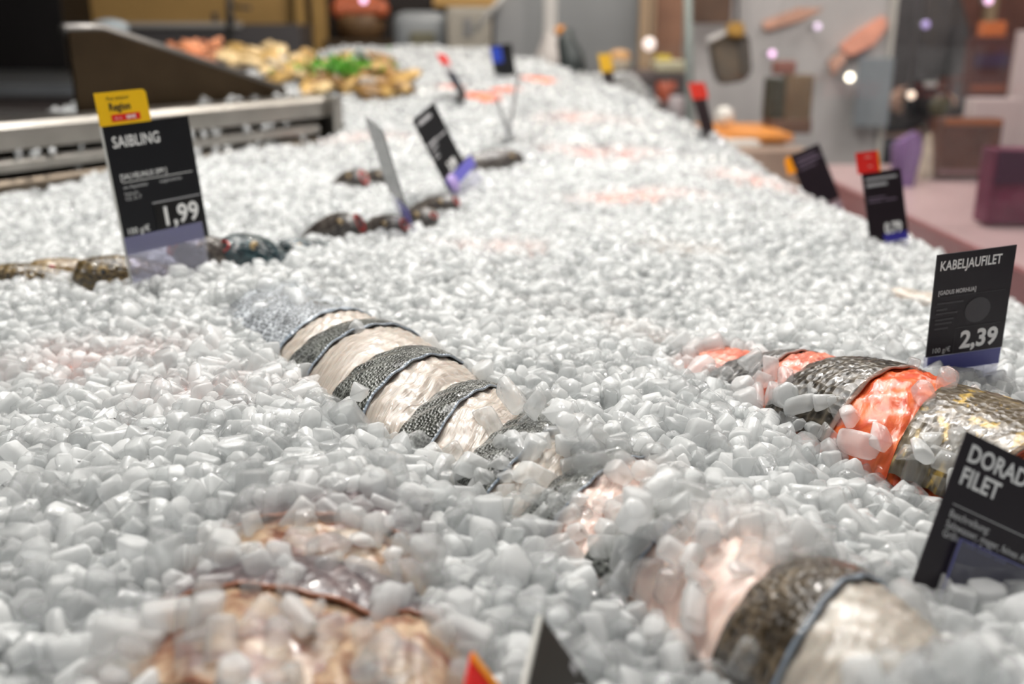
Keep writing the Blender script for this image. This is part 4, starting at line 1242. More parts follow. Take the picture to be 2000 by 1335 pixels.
# prawns
def prawn_mesh():
    bm = bmesh.new()
    pts, rad = [], []
    for i in range(14):
        a = -0.4 + i * 0.26
        pts.append((0.028 * math.cos(a), 0.028 * math.sin(a), 0)); rad.append(0.010 * (1 - 0.045 * i) * (1 + 0.10 * (i % 2)))
    add_tube(bm, pts, rad, 10)
    for s in (-1, 1):
        e = Vector(pts[-1])
        vs = [bm.verts.new(e + Vector(q)) for q in ((0, 0, 0), (-.004, -.016, s * .008), (.006, -.018, s * .003))]
        bm.faces.new(vs)
    me = bpy.data.meshes.new('prawn'); bmesh.ops.recalc_face_normals(bm, faces=bm.faces); bm.to_mesh(me); bm.free()
    me.materials.append(plain('prawn_orange', (0.90, 0.33, 0.16), 0.3, noise=0.3, scale=120))
    me.polygons.foreach_set('use_smooth', [True] * len(me.polygons))
    return me
pm = prawn_mesh()
for (px, py) in ((352, 92), (366, 90), (380, 94), (395, 92), (410, 96), (372, 102), (390, 106), (404, 108), (416, 90), (360, 98)):
    o = bpy.data.objects.new('prawn', pm); COL.objects.link(o)
    o.location = on_ice(px, py, 0.014)
    o.rotation_euler = (rs.uniform(-.5, .5), rs.uniform(-.5, .5), rs.uniform(0, 6.28))
    tag(o, 'orange prawn in the small pile just above the bronze panel edge', 'prawn', 'orange prawns')

# parsley
p0 = on_ice(665, 142, 0.02)
par = empty('parsley_bunch', p0, 'bright green curly parsley bunch among the brown shells', 'parsley')
bm = bmesh.new()
for i in range(420):
    c_ = Vector((rs.gauss(0, .045), rs.gauss(0, .03), abs(rs.gauss(0.010, .010))))
    s_ = rs.uniform(.004, .008)
    M_ = Matrix.Translation(p0 + c_) @ Matrix(Quaternion((rs.gauss(0, 1), rs.gauss(0, 1), rs.gauss(0, 1), rs.gauss(0, 1))).normalized().to_matrix()).to_4x4()
    vs = [bm.verts.new(M_ @ Vector(q)) for q in ((-s_, 0, 0), (-.3 * s_, -.7 * s_, .3 * s_), (s_, -.2 * s_, 0), (.6 * s_, .7 * s_, .3 * s_), (-.4 * s_, .6 * s_, 0))]
    bm.faces.new(vs)
child(obj('leaves', bm, plain('parsley_green', (0.10, 0.36, 0.03), 0.5, noise=0.5, scale=90)), par)
bm = bmesh.new()
for i in range(9):
    a = rs.uniform(-.05, .05); b_ = rs.uniform(-.02, .02)
    add_tube(bm, [p0 + Vector((a, b_, -.012)), p0 + Vector((a * 1.3, b_ * 1.3, .012))], 0.0012, 5)
child(obj('stalks', bm, plain('stalk_green', (0.25, 0.42, 0.10), 0.5)), par)

# white and pale-blue tags among the shellfish
def little_tag(q, zb, label, mat, mat2=None):
    c = Card(*q, zb, 'shellfish_tag', label)
    c.root['category'] = 'tag'
    c.box('tag_plate', 0, 0, c.w, c.h, 0, 0.0016, mat)
    if mat2: c.box('coloured_end', 0.0, 0.55 * c.h, c.w, c.h, 0.0016, 0.0022, mat2)
WHITE_TAG = plain('white_tag', (0.80, 0.80, 0.78), 0.4)
little_tag(((704, 150), (735, 153), (728, 192), (699, 188)), depth_at(715, 192), 'white tag standing at the end of the steel rail below the brown shells', WHITE_TAG)
little_tag(((520, 113), (532, 118), (575, 152), (562, 148)), depth_at(560, 150) - 0.03, 'white tag lying slanted among the pale shells', WHITE_TAG)
little_tag(((692, 98), (706, 94), (736, 132), (722, 136)), depth_at(728, 135) - 0.03, 'white tag with pale blue end behind the parsley', WHITE_TAG, plain('pale_blue', (0.35, 0.52, 0.85), 0.4))

# ------------------------------------------------------------------ beyond the fish counter
def block(bm, px0, py0, px1, py1, Z, dep, zfoot=None, bev=0.004):
    """box whose front face, at distance Z, covers this part of the view; it stands on zfoot if given"""
    a = at(px0, py0, Z); b = at(px1, py1, Z)
    y = (a.y + b.y) / 2
    lo = (min(a.x, b.x), y, b.z if zfoot is None else zfoot); hi = (max(a.x, b.x), y + dep, a.z)
    add_box(bm, lo, hi, bev=min(bev, (hi[2] - lo[2]) * .3, (hi[0] - lo[0]) * .3))
    return lo, hi
def simple(name, label, cat, px0, py0, px1, py1, Z, dep, mat, zfoot=None, bev=0.004, group=None):
    bm = bmesh.new(); block(bm, px0, py0, px1, py1, Z, dep, zfoot, bev)
    o = obj(name, bm, mat); tag(o, label, cat, group)
    return o
def bounds(px0, py0, px1, py1, Z):
    a = at(px0, py0, Z); b = at(px1, py1, Z)
    return (a.x, a.y, b.z), (b.x, b.y, a.z)

# back worktop
BT = CAMZ - 0.16
wt = empty('back_worktop', (0.0, 3.9, 0.0), 'grey steel worktop running behind the far end of the ice', 'worktop')
bm = bmesh.new(); add_box(bm, (-2.4, 3.25, BT - 0.04), (0.29, 4.4, BT), bev=.005)
child(obj('top', bm, plain('worktop_steel', (0.22, 0.23, 0.24), 0.35, 0.6, noise=0.1, scale=8)), wt)
bm = bmesh.new(); add_box(bm, (-2.35, 3.3, 0.0), (0.26, 4.35, BT - 0.04))
child(obj('cabinet', bm, plain('worktop_front', (0.16, 0.13, 0.12), 0.5)), wt)

# lit ochre board on the back wall, black cupboard left of it
simple('wall_board', 'lit ochre yellow board behind the bronze side panel', 'board', 122, -60, 572, 47, 4.6, 0.05, plain('ochre', (0.62, 0.38, 0.13), 0.6, noise=0.10, scale=2), zfoot=BT)
simple('dark_cupboard', 'black cupboard filling the upper left corner', 'cupboard', -330, -200, 118, 200, 4.3, 0.5, plain('cupboard_black', (0.010, 0.008, 0.008), 0.5, noise=0.3, scale=4), zfoot=0.0)
simple('board_shelf', 'long dark shelf below the ochre board', 'shelf', 180, 47, 585, 82, 3.9, 0.25, plain('shelf_grey', (0.11, 0.10, 0.10), 0.4, 0.4), zfoot=BT)
simple('shelf_lip', 'pale strip along the top of the dark shelf', 'strip', 190, 44, 470, 54, 3.875, 0.03, plain('lip_pale', (0.42, 0.40, 0.37), 0.4))

def bottle(px, pyt, pyb, wpx, Z, label, col, group=None):
    a = at(px, pyt, Z); b = at(px, pyb, Z)
    r = wpx / F * Z / 2; hgt = a.z - b.z
    root = empty('bottle', b, label, 'bottle', group)
    prof = [(0.02, 0), (.9, 0), (1, .03), (1, .58), (.9, .68), (.38, .80), (.34, .88)]
    bm = bmesh.new(); add_tube(bm, [(0, 0, z * hgt) for _, z in prof], [q * r for q, _ in prof], 18)
    obj('glass_body', bm, col, root, True)
    bm = bmesh.new(); add_tube(bm, [(0, 0, .88 * hgt), (0, 0, hgt)], .40 * r, 14)
    obj('cap', bm, plain('cap_dark', (0.01, 0.01, 0.012), 0.4), root, True)
bottle(430, 26, 157, 28, 3.4, 'dark bottle, the stouter of two on the shelf before the ochre board', plain('bottle_grey', (0.05, 0.07, 0.08), 0.15, coat=1))
bottle(463, 32, 157, 24, 3.4, 'blue-black bottle, the slimmer of two on the shelf before the ochre board', plain('bottle_blue', (0.015, 0.03, 0.07), 0.15, coat=1))
a = at(448, 95, 3.55); b = at(448, -60, 3.55)
bm = bmesh.new(); add_tube(bm, [a, b], 0.012, 10); add_tube(bm, [at(448, 12, 3.55), at(490, 16, 3.55)], 0.006, 8)
o = obj('stand_pole', bm, plain('pole_black', (0.02, 0.018, 0.016), 0.5), None, True); tag(o, 'thin black pole rising between the two bottles', 'pole')
bm = bmesh.new(); bmesh.ops.create_uvsphere(bm, u_segments=16, v_segments=10, radius=.045, matrix=Matrix.Translation(at(215, 54, 2.6)) @ Matrix.Diagonal((1.1, .8, .5, 1)))
o = obj('crumpled_wrap', bm, plain('wrap_blue', (0.35, 0.40, 0.43), 0.3), None, True); tag(o, 'pale blue-grey crumpled wrap on the left end of the sloping panel', 'wrap')

# dark shelving with goods, centre left
rk = empty('dark_rack', (at(760, 0, 4.5).x, at(760, 0, 4.5).y, BT), 'dark wooden rack of goods behind the shellfish heap', 'rack')
OCH = plain('post_ochre', (0.40, 0.24, 0.07), 0.6, noise=0.2, scale=6)
for (x0, x1) in ((572, 592), (606, 632)):
    bm = bmesh.new(); block(bm, x0, -120, x1, 80, 4.2, 0.06, BT); child(obj('post', bm, OCH), rk)
bm = bmesh.new(); block(bm, 570, -120, 1010, 100, 4.55, 0.03, BT); child(obj('back_board', bm, plain('rack_black', (0.018, 0.012, 0.010), 0.6)), rk)
bm = bmesh.new(); block(bm, 632, 78, 780, 90, 4.25, 0.25, None); child(obj('shelf_board', bm, plain('rack_brown', (0.06, 0.035, 0.015), 0.6)), rk)
def basket(px0, py0, px1, py1, Z, dep, mat, label, cat='basket'):
    lo, hi = bounds(px0, py0, px1, py1, Z)
    bm = bmesh.new()
    cx, cy, rx, rz = (lo[0] + hi[0]) / 2, lo[1] + dep / 2, (hi[0] - lo[0]) / 2, hi[2] - lo[2]
    n = 20; R1 = []
    for (k, z) in ((0.78, 0), (0.95, 0.5), (1.0, 1.0), (0.92, 1.0), (0.85, 0.3)):
        R1.append([bm.verts.new((cx + rx * k * math.cos(2 * math.pi * q / n), cy + dep / 2 * k * math.sin(2 * math.pi * q / n), lo[2] + rz * z)) for q in range(n)])
    for i in range(4):
        for q in range(n): bm.faces.new((R1[i][q], R1[i][(q + 1) % n], R1[i + 1][(q + 1) % n], R1[i + 1][q]))
    bm.faces.new(R1[0][::-1]); bm.faces.new(R1[-1])
    o = obj('basket', bm, mat, None, True); tag(o, label, cat)
    return lo, hi
lo, hi = basket(645, 28, 748, 78, 4.28, 0.2, plain('basket_brown', (0.16, 0.09, 0.04), 0.6, noise=0.4, scale=40), 'brown basket under the red fruit in the dark rack')
for k in range(9):
    bm = bmesh.new(); bmesh.ops.create_uvsphere(bm, u_segments=14, v_segments=9, radius=0.042, matrix=Matrix.Translation((lo[0] + .035 + (k % 5) * .043, lo[1] + .05 + .07 * (k // 5), hi[2] + .022 + .02 * (k // 5))))
    o = obj('red_fruit', bm, plain('fruit_red', (0.55, 0.14, 0.06), 0.35), None, True); tag(o, 'orange-red fruit heaped in the brown basket', 'fruit', 'orange-red fruit')
# grey machine and beige box
mc = empty('packing_machine', (at(815, 100, 3.9).x, at(815, 100, 3.9).y, BT), 'rounded blue-grey machine left of the beige box', 'machine')
bm = bmesh.new(); block(bm, 765, 22, 872, 118, 3.9, 0.3, BT, 0.05); child(obj('housing', bm, plain('machine_grey', (0.25, 0.265, 0.275), 0.45), None, True), mc)
bm = bmesh.new(); block(bm, 800, 62, 850, 100, 3.885, 0.02, None, 0.01); child(obj('drawer', bm, plain('machine_olive', (0.15, 0.14, 0.09), 0.5)), mc)
bx = empty('beige_box', (at(915, 100, 3.8).x, at(915, 100, 3.8).y, BT), 'beige grey appliance box with a dim vertical slot', 'appliance')
bm = bmesh.new(); block(bm, 872, 14, 958, 112, 3.8, 0.3, BT, 0.012); child(obj('housing', bm, plain('box_beige', (0.36, 0.33, 0.28), 0.5)), bx)
bm = bmesh.new(); block(bm, 905, 36, 922, 72, 3.79, 0.012, None, 0.002); child(obj('slot', bm, plain('slot_grey', (0.20, 0.20, 0.20), 0.5)), bx)
simple('ochre_beam', 'ochre wooden beam above the beige box', 'beam', 845, -40, 975, 13, 4.3, 0.1, plain('beam_ochre', (0.50, 0.30, 0.10), 0.6))
bm = bmesh.new(); add_tube(bm, [at(925, 62, 3.6), at(1012, -40, 3.6)], 0.010, 10)
o = obj('slanting_rod', bm, plain('rod_pale', (0.45, 0.44, 0.42), 0.4), None, True); tag(o, 'pale rod slanting up beside the beige box', 'rod')
simple('splash_panel', 'wide grey steel splash panel behind the white scale column', 'panel', 965, -120, 1245, 150, 4.42, 0.03, plain('splash_grey', (0.30, 0.31, 0.32), 0.5, noise=0.1, scale=3), zfoot=0.0)
# scale
sc_ = empty('counter_scale', (at(1075, 120, 3.4).x, at(1075, 120, 3.4).y, BT), 'white counter scale with a slim column on the back worktop', 'scale')
bm = bmesh.new(); block(bm, 1062, -60, 1088, 70, 3.5, 0.05, None, 0.01); child(obj('column', bm, plain('scale_white', (0.66, 0.63, 0.60), 0.4)), sc_)
bm = bmesh.new()
pa, pb = at(1075, 66, 3.5), at(1075, 128, 3.5)
add_tube(bm, [pb + Vector((0, .03, -.03)), pb + Vector((0, .03, 0)), pb + Vector((0, .03, .03)), pa + Vector((0, .03, -.02)), pa + Vector((0, .03, 0))], [.075, .07, .055, .03, .024], 16)
child(obj('foot', bm, plain('scale_foot', (0.48, 0.44, 0.42), 0.5), None, True), sc_)
bm = bmesh.new(); block(bm, 1018, 134, 1138, 150, 3.3, 0.2, BT - 0.02, 0.008); child(obj('weighing_plate', bm, plain('plate_steel', (0.55, 0.55, 0.56), 0.35, 0.5)), sc_)
# dark hand-held dispenser
dp = empty('tape_dispenser', (at(1108, 125, 3.25).x, at(1108, 125, 3.25).y, BT), 'dark grey-green tape dispenser with an orange tip beside the white scale', 'dispenser')
bm = bmesh.new(); add_tube(bm, [at(1118, 132, 3.25) + Vector((0, 0, -.03)), at(1116, 110, 3.25), at(1105, 80, 3.25), at(1108, 58, 3.25)], [.05, .042, .030, .02], 14)
child(obj('body', bm, plain('dispenser_dark', (0.045, 0.055, 0.055), 0.4), None, True), dp)
bm = bmesh.new(); add_tube(bm, [at(1102, 60, 3.25), at(1085, 60, 3.25)], [.016, .012], 10)
child(obj('tip', bm, ORANGE_CARD, None, True), dp)
# bread boards / goods past the right shoulder of the ice
simple('wood_column', 'brown wooden column right of the splash panel', 'column', 1252, -140, 1282, 100, 4.0, 0.06, plain('column_tan', (0.42, 0.29, 0.18), 0.6), zfoot=0.0)
simple('wood_panel', 'red-brown wooden panel between the tan column and the grey-green post', 'panel', 1283, -140, 1338, 130, 4.2, 0.05, plain('panel_redbrown', (0.30, 0.15, 0.09), 0.6, noise=0.2, scale=6), zfoot=0.0)
bm = bmesh.new(); add_tube(bm, [at(1342, -100, 2.9), at(1348, 262, 2.9)], 0.012, 12)
o = obj('upright_post', bm, plain('post_green', (0.27, 0.31, 0.29), 0.4), None, True); tag(o, 'slim grey-green upright post behind the scarlet-topped card', 'post')
# far right counter with goods
simple('goods_counter', 'dark counter under the bread and trays past the right shoulder of the ice', 'counter', 1180, 143, 1460, 400, 3.3, 0.5, plain('counter_dark', (0.10, 0.075, 0.075), 0.5, noise=0.3, scale=5), zfoot=0.0)
lo, hi = basket(1190, 118, 1238, 143, 3.38, 0.16, plain('tray_cream', (0.70, 0.62, 0.48), 0.5), 'cream tray holding a glowing orange loaf', 'tray')
bm = bmesh.new(); bmesh.ops.create_uvsphere(bm, u_segments=16, v_segments=10, radius=.04, matrix=Matrix.Translation(((lo[0] + hi[0]) / 2, lo[1] + .07, hi[2] + .012)) @ Matrix.Diagonal((1, 1, .55, 1)))
o = obj('bread_loaf', bm, plain('loaf_orange', (0.75, 0.42, 0.18), 0.5), None, True); tag(o, 'orange-brown loaf in the cream tray', 'bread')
tr_ = empty('cheese_tray', at(1308, 140, 3.36), 'pale yellow tray with a yellow block on top, left of the grey-green post', 'tray')
bm = bmesh.new(); block(bm, 1282, 119, 1340, 140, 3.36, 0.14, None, .006); child(obj('tray_body', bm, plain('tray_yellow', (0.75, 0.72, 0.52), 0.4)), tr_)
bm = bmesh.new(); block(bm, 1284, 108, 1312, 119, 3.38, 0.08, None, .006); child(obj('cheese_block', bm, plain('cheese_yellow', (0.75, 0.58, 0.08), 0.4)), tr_)
lm = empty('globe_lamp', at(1268, 86, 3.5), 'small pinkish white globe lamp hanging before the wooden column', 'lamp')
bm = bmesh.new(); bmesh.ops.create_uvsphere(bm, u_segments=16, v_segments=10, radius=.022, matrix=Matrix.Translation(at(1268, 86, 3.5)))
child(obj('globe', bm, plain('globe_glow', (0.8, 0.7, 0.66), 0.4, emit=(1, .85, .8, 1.2)), None, True), lm)
bm = bmesh.new(); add_tube(bm, [at(1268, 86, 3.5) + Vector((0, 0, .02)), at(1268, 86, 3.5) + Vector((0, 0, .9))], 0.003, 6)
child(obj('cord', bm, plain('cord_black', (0.01, 0.01, 0.01), 0.5), None, True), lm)
JAR = 'jar on the dark counter'
for (px, py0, py1, w_, mt, lab) in ((1205, 150, 215, 40, plain('jar_rust', (0.32, 0.10, 0.06), 0.35), 'rust-red jar under the cream tray'),
                                   (1262, 158, 232, 34, plain('jar_grey', (0.10, 0.11, 0.12), 0.35), 'grey jar with violet glint between two red jars'),
                                   (1300, 150, 200, 40, plain('jar_red', (0.45, 0.10, 0.05), 0.35), 'bright red jar under the pale yellow tray'),
                                   (1318, 175, 235, 36, plain('jar_pale', (0.52, 0.45, 0.46), 0.35), 'pale jar just left of the grey-green post')):
    a = at(px, py0, 3.0); b = at(px, py1, 3.0); r_ = w_ / F * 3.0 / 2; hh_ = a.z - b.z
    root = empty('jar', b, lab, 'jar')
    bm = bmesh.new(); add_tube(bm, [(0, 0, 0), (0, 0, .05 * hh_), (0, 0, .75 * hh_), (0, 0, .85 * hh_)], [.9 * r_, r_, r_, .75 * r_], 16); obj('jar_body', bm, mt, root, True)
    bm = bmesh.new(); add_tube(bm, [(0, 0, .85 * hh_), (0, 0, hh_)], .8 * r_, 16); obj('lid', bm, plain('lid_dark', (0.05, 0.04, 0.04), 0.4), root, True)
simple('jar_shelf', 'dark shelf carrying the jars past the right shoulder of the ice', 'shelf', 1180, 233, 1336, 246, 2.92, 0.25, plain('shelf_dark', (0.05, 0.042, 0.035), 0.4, 0.6))

# ------------------------------------------------------------------ things beyond the guard glass, many built for reflections in it
SD = CAMZ - 0.30
sd_ = empty('reflected_ice_counter', (1.25, 1.7, 0.0), 'pinkish counter built for the ice reflected in the guard glass', 'counter')
bm = bmesh.new(); add_box(bm, (0.66, 0.75, SD - 0.03), (2.1, 2.36, SD), bev=.006)
child(obj('reflected_ice_top', bm, plain('reflected_ice_pink', (0.42, 0.29, 0.29), 0.35, noise=0.12, scale=6)), sd_)  # pink top imitates the ice mirrored in the guard glass
bm = bmesh.new(); add_box(bm, (0.70, 0.80, 0.0), (2.05, 2.32, SD - 0.03))
child(obj('cabinet', bm, plain('reflected_ice_maroon', (0.20, 0.06, 0.06), 0.5)), sd_)
bm = bmesh.new(); add_box(bm, (0.655, 0.75, SD - 0.12), (0.668, 2.36, SD + 0.004))
child(obj('reflected_ice_front', bm, plain('reflected_ice_front_maroon', (0.22, 0.07, 0.07), 0.4)), sd_)

pt = empty('grey_partition', (at(1545, 0, 3.15).x, at(1545, 0, 3.15).y, 0.0), 'tall pale grey partition behind the goods at the upper right', 'partition')
bm = bmesh.new(); block(bm, 1352, -160, 1742, 300, 3.15, 0.05, 0.0); child(obj('board', bm, plain('partition_grey', (0.50, 0.48, 0.47), 0.6, noise=0.10, scale=4)), pt)
bm = bmesh.new(); block(bm, 1672, 112, 1741, 250, 3.14, 0.012, None); child(obj('slate_inset', bm, plain('inset_slate', (0.24, 0.27, 0.29), 0.5, noise=0.1, scale=6)), pt)
bm = bmesh.new(); block(bm, 1739, -160, 1748, 300, 3.13, 0.07, 0.0); child(obj('edge_strip', bm, plain('edge_pale', (0.60, 0.58, 0.53), 0.4)), pt)

def slab(name, label, cat, quad, Z, th, mat, parent=None):
    """slanting board whose face fills these four points at distance Z"""
    bm = bmesh.new()
    a = [bm.verts.new(at(x, y, Z)) for x, y in quad]; b = [bm.verts.new(at(x, y, Z) + Vector((0, th, 0))) for x, y in quad]
    n = len(quad)
    bm.faces.new(a); bm.faces.new(b[::-1])
    for i in range(n): bm.faces.new((a[i], b[i], b[(i + 1) % n], a[(i + 1) % n]))
    bmesh.ops.bevel(bm, geom=list(bm.edges), offset=min(.006, th * .3), segments=2, affect='EDGES')
    o = obj(name, bm, mat)
    if parent is None: tag(o, label, cat)
    else: child(o, parent)
    return o
STREAK = plain('salmon_reflection', (0.70, 0.30, 0.20), 0.6, noise=0.25, scale=14)  # coral strips imitate the salmon mirrored in the guard glass
slab('salmon_reflection', 'coral strip of reflected salmon, slanting on the grey partition near its pale edge', 'glass_reflection', ((1640, 92), (1690, 52), (1728, 28), (1736, 52), (1708, 90), (1660, 112)), 3.125, 0.03, STREAK)
slab('salmon_reflection', 'faint brownish coral strip of reflected salmon high on the grey partition, left of the other', 'glass_reflection', ((1488, 44), (1560, 14), (1625, -8), (1630, 10), (1565, 40), (1496, 62)), 3.125, 0.03, plain('coral_dull', (0.50, 0.27, 0.19), 0.6, noise=0.2, scale=14))
slab('salmon_reflection', 'short coral strip of reflected salmon below the faint one, above the brown card back', 'glass_reflection', ((1618, 120), (1650, 100), (1655, 118), (1628, 150)), 3.125, 0.03, plain('coral_dull', (0.50, 0.27, 0.19), 0.6))

bg = empty('sign_reflect', at(1432, 165, 2.75), 'dark brown sign reflected in the glass, with a mustard top, left of the brown card back', 'reflected_sign')  # these slabs imitate a sign mirrored in the guard glass
slab('sign_reflect_body', '', '', ((1392, 84), (1440, 58), (1464, 70), (1470, 140), (1452, 160), (1410, 166), (1400, 140)), 2.75, 0.08, plain('sign_reflect_brown', (0.075, 0.05, 0.025), 0.6, noise=0.3, scale=20), bg)
slab('sign_reflect_side', '', '', ((1440, 66), (1464, 74), (1470, 140), (1452, 156)), 2.74, 0.02, plain('sign_reflect_dark', (0.045, 0.032, 0.020), 0.6), bg)
slab('clip', '', '', ((1418, 52), (1440, 40), (1458, 50), (1452, 74), (1424, 72)), 2.72, 0.03, plain('sign_reflect_mustard', (0.36, 0.19, 0.015), 0.5), bg)
bm = bmesh.new(); add_tube(bm, [at(1440, 50, 2.78), at(1440, -160, 2.78)], 0.004, 6); child(obj('cord', bm, plain('cord_black', (0.01, 0.01, 0.01), 0.5), None, True), bg)
slab('sign_reflect_white_strip', '', '', ((1380, 74), (1420, 58), (1422, 66), (1384, 84)), 2.73, 0.01, plain('sign_reflect_white', (0.6, 0.58, 0.56), 0.5), bg)
simple('brown_sign', 'brown board at the top border above the dark brown reflected sign', 'board', 1352, -100, 1432, 46, 3.0, 0.03, plain('board_brown', (0.13, 0.07, 0.04), 0.6, noise=0.2, scale=10))

# worktop of orange boards with goods on it
ob = empty('orange_board', at(1470, 280, 2.35), 'orange wooden board beyond the glass behind the scarlet-topped card', 'board')
p = at(1468, 262, 2.35)
bm = bmesh.new(); add_box(bm, (p.x - .085, p.y - 0.0, p.z - .018), (p.x + .10, p.y + .30, p.z), bev=.004)
child(obj('board', bm, plain('board_orange', (0.75, 0.28, 0.05), 0.45, noise=0.2, scale=15)), ob)
bm = bmesh.new(); add_box(bm, (p.x - .07, p.y + .03, 0.0), (p.x + .09, p.y + .28, p.z - .018)); child(obj('plinth', bm, plain('plinth_brown', (0.28, 0.16, 0.08), 0.6)), ob)
simple('white_tray', 'white tray in front of the orange board', 'tray', 1402, 276, 1486, 292, 2.28, 0.06, plain('tray_white', (0.72, 0.70, 0.66), 0.4))
simple('tan_ledge', 'tan wooden ledge behind the tilted card with orange corner', 'ledge', 1440, 292, 1582, 420, 2.2, 0.10, plain('ledge_tan', (0.36, 0.25, 0.19), 0.5, noise=0.25, scale=5), zfoot=0.0)
bm = bmesh.new(); bmesh.ops.create_uvsphere(bm, u_segments=16, v_segments=10, radius=.026, matrix=Matrix.Translation(at(1414, 228, 2.42)))
o = obj('white_bauble', bm, plain('bauble_white', (0.72, 0.68, 0.62), 0.25, coat=1), None, True); tag(o, 'round white bowl-like ball left of the orange board', 'ball')
pk = empty('card_reflect', at(1550, 240, 2.5), 'upright brown card back reflected in the glass, with a dark green side, on the orange board', 'reflected_card_back')  # these boxes imitate a card back mirrored in the guard glass
bm = bmesh.new(); block(bm, 1534, 146, 1588, 242, 2.5, 0.05, None, .006); child(obj('card_reflect_front', bm, plain('card_reflect_brown', (0.14, 0.09, 0.042), 0.6, noise=0.2, scale=20)), pk)
bm = bmesh.new(); block(bm, 1500, 152, 1534, 234, 2.5, 0.06, None, .006); child(obj('card_reflect_side', bm, plain('card_reflect_green', (0.03, 0.03, 0.015), 0.6)), pk)
bm = bmesh.new(); block(bm, 1514, 119, 1556, 146, 2.5, 0.04, None, .006); child(obj('card_reflect_top', bm, plain('card_reflect_maroon', (0.24, 0.085, 0.06), 0.5)), pk)
bm = bmesh.new(); block(bm, 1506, 234, 1586, 262, 2.5, 0.10, None, .004); child(obj('foot', bm, plain('card_reflect_foot', (0.14, 0.07, 0.04), 0.6)), pk)

# boxes imitating card backs reflected in the guard glass, with their supports
def stand_box(name, label, cat, px0, py0, px1, py1, Z, dep, mat, strip=None):
    lo, hi = bounds(px0, py0, px1, py1, Z)
    r = empty(name, ((lo[0] + hi[0]) / 2, lo[1] + dep / 2, lo[2]), label, cat)
    bm = bmesh.new(); add_box(bm, lo, (hi[0], lo[1] + dep, hi[2]), bev=.004); child(obj('box_body', bm, mat), r)
    if strip:
        for (f0, f1, m_) in strip:
            bm = bmesh.new(); add_box(bm, (lo[0] + .004, lo[1] - .003, lo[2] + (hi[2] - lo[2]) * f0), (hi[0] - .004, lo[1] - .0002, lo[2] + (hi[2] - lo[2]) * f1)); child(obj('band', bm, m_), r)
    return r
BRN = plain('reflected_card_brown', (0.085, 0.028, 0.014), 0.5, noise=0.2, scale=20)
stand_box('reflected_card', 'red-brown card back reflected in the glass, with an orange top edge, on the pink counter', 'reflected_card', 1842, 232, 1962, 352, 2.05, 0.05, BRN,
          ((0.90, 1.0, plain('band_orange', (0.30, 0.09, 0.02), 0.5)), (0.06, 0.14, plain('band_rose', (0.22, 0.12, 0.12), 0.5))))
stand_box('reflected_card', 'dark maroon card back reflected in the glass, with a violet middle, high up at the right border', 'reflected_card', 1905, 72, 1982, 192, 2.55, 0.05, plain('reflected_card_maroon', (0.075, 0.022, 0.018), 0.5, noise=0.2, scale=20),
          ((0.50, 0.72, plain('band_violet', (0.045, 0.02, 0.05), 0.5)), (0.1, 0.2, plain('band_rust', (0.22, 0.06, 0.025), 0.5))))
stand_box('reflected_card', 'magenta and dark purple card reflection in the glass, cut by the right border above the cod card', 'reflected_card', 1946, 292, 2070, 448, 1.55, 0.05, plain('reflected_card_magenta', (0.14, 0.022, 0.055), 0.5, noise=0.3, scale=14),
          ((0.55, 0.98, plain('band_purple', (0.05, 0.012, 0.035), 0.5)),))
simple('reflected_card_support', 'pale rose support added under the reflected dark maroon card back', 'reflected_card_support', 1898, 192, 1992, 300, 2.55, 0.06, plain('reflected_card_support_rose', (0.55, 0.44, 0.43), 0.5), zfoot=0.0)
simple('reflected_orange_card', 'small orange reflection in the glass just above the dark maroon one', 'reflected_card', 1926, 42, 1966, 72, 2.56, 0.05, plain('reflected_card_orange', (0.60, 0.16, 0.04), 0.5))
slab('violet_reflection', 'violet patch of card reflection in the glass, behind the 0,79 card', 'glass_reflection', ((1752, 282), (1800, 256), (1806, 290), (1778, 400), (1752, 398)), 2.0, 0.04, plain('reflected_violet', (0.15, 0.075, 0.19), 0.7, noise=0.2, scale=14))  # violet slab imitates a purple card reflection in the glass
slab('bleached_plank', 'pale driftwood plank leaning between the violet patch and the red-brown card back', 'plank', ((1812, 262), (1846, 254), (1826, 330), (1806, 392), (1788, 392), (1800, 330)), 2.1, 0.02, plain('plank_pale', (0.46, 0.38, 0.30), 0.6, noise=0.3, scale=20))
rkk = empty('display_rack', (at(1960, 0, 3.0).x, at(1960, 0, 3.0).y, 0.0), 'dull red rack of goods behind the figure in dark clothes', 'rack')
bm = bmesh.new(); block(bm, 1850, -160, 2120, 100, 4.7, 0.05, 0.0); child(obj('back_board', bm, plain('rack_red', (0.20, 0.07, 0.05), 0.6, noise=0.5, scale=5)), rkk)
bm = bmesh.new(); block(bm, 1935, -160, 1955, 100, 4.6, 0.04, 0.0); child(obj('post', bm, plain('post_straw', (0.42, 0.30, 0.18), 0.6)), rkk)
bm = bmesh.new(); block(bm, 1970, 60, 2120, 400, 3.0, 0.03, 0.0); child(obj('side_panel', bm, plain('panel_rose', (0.62, 0.50, 0.49), 0.5)), rkk)

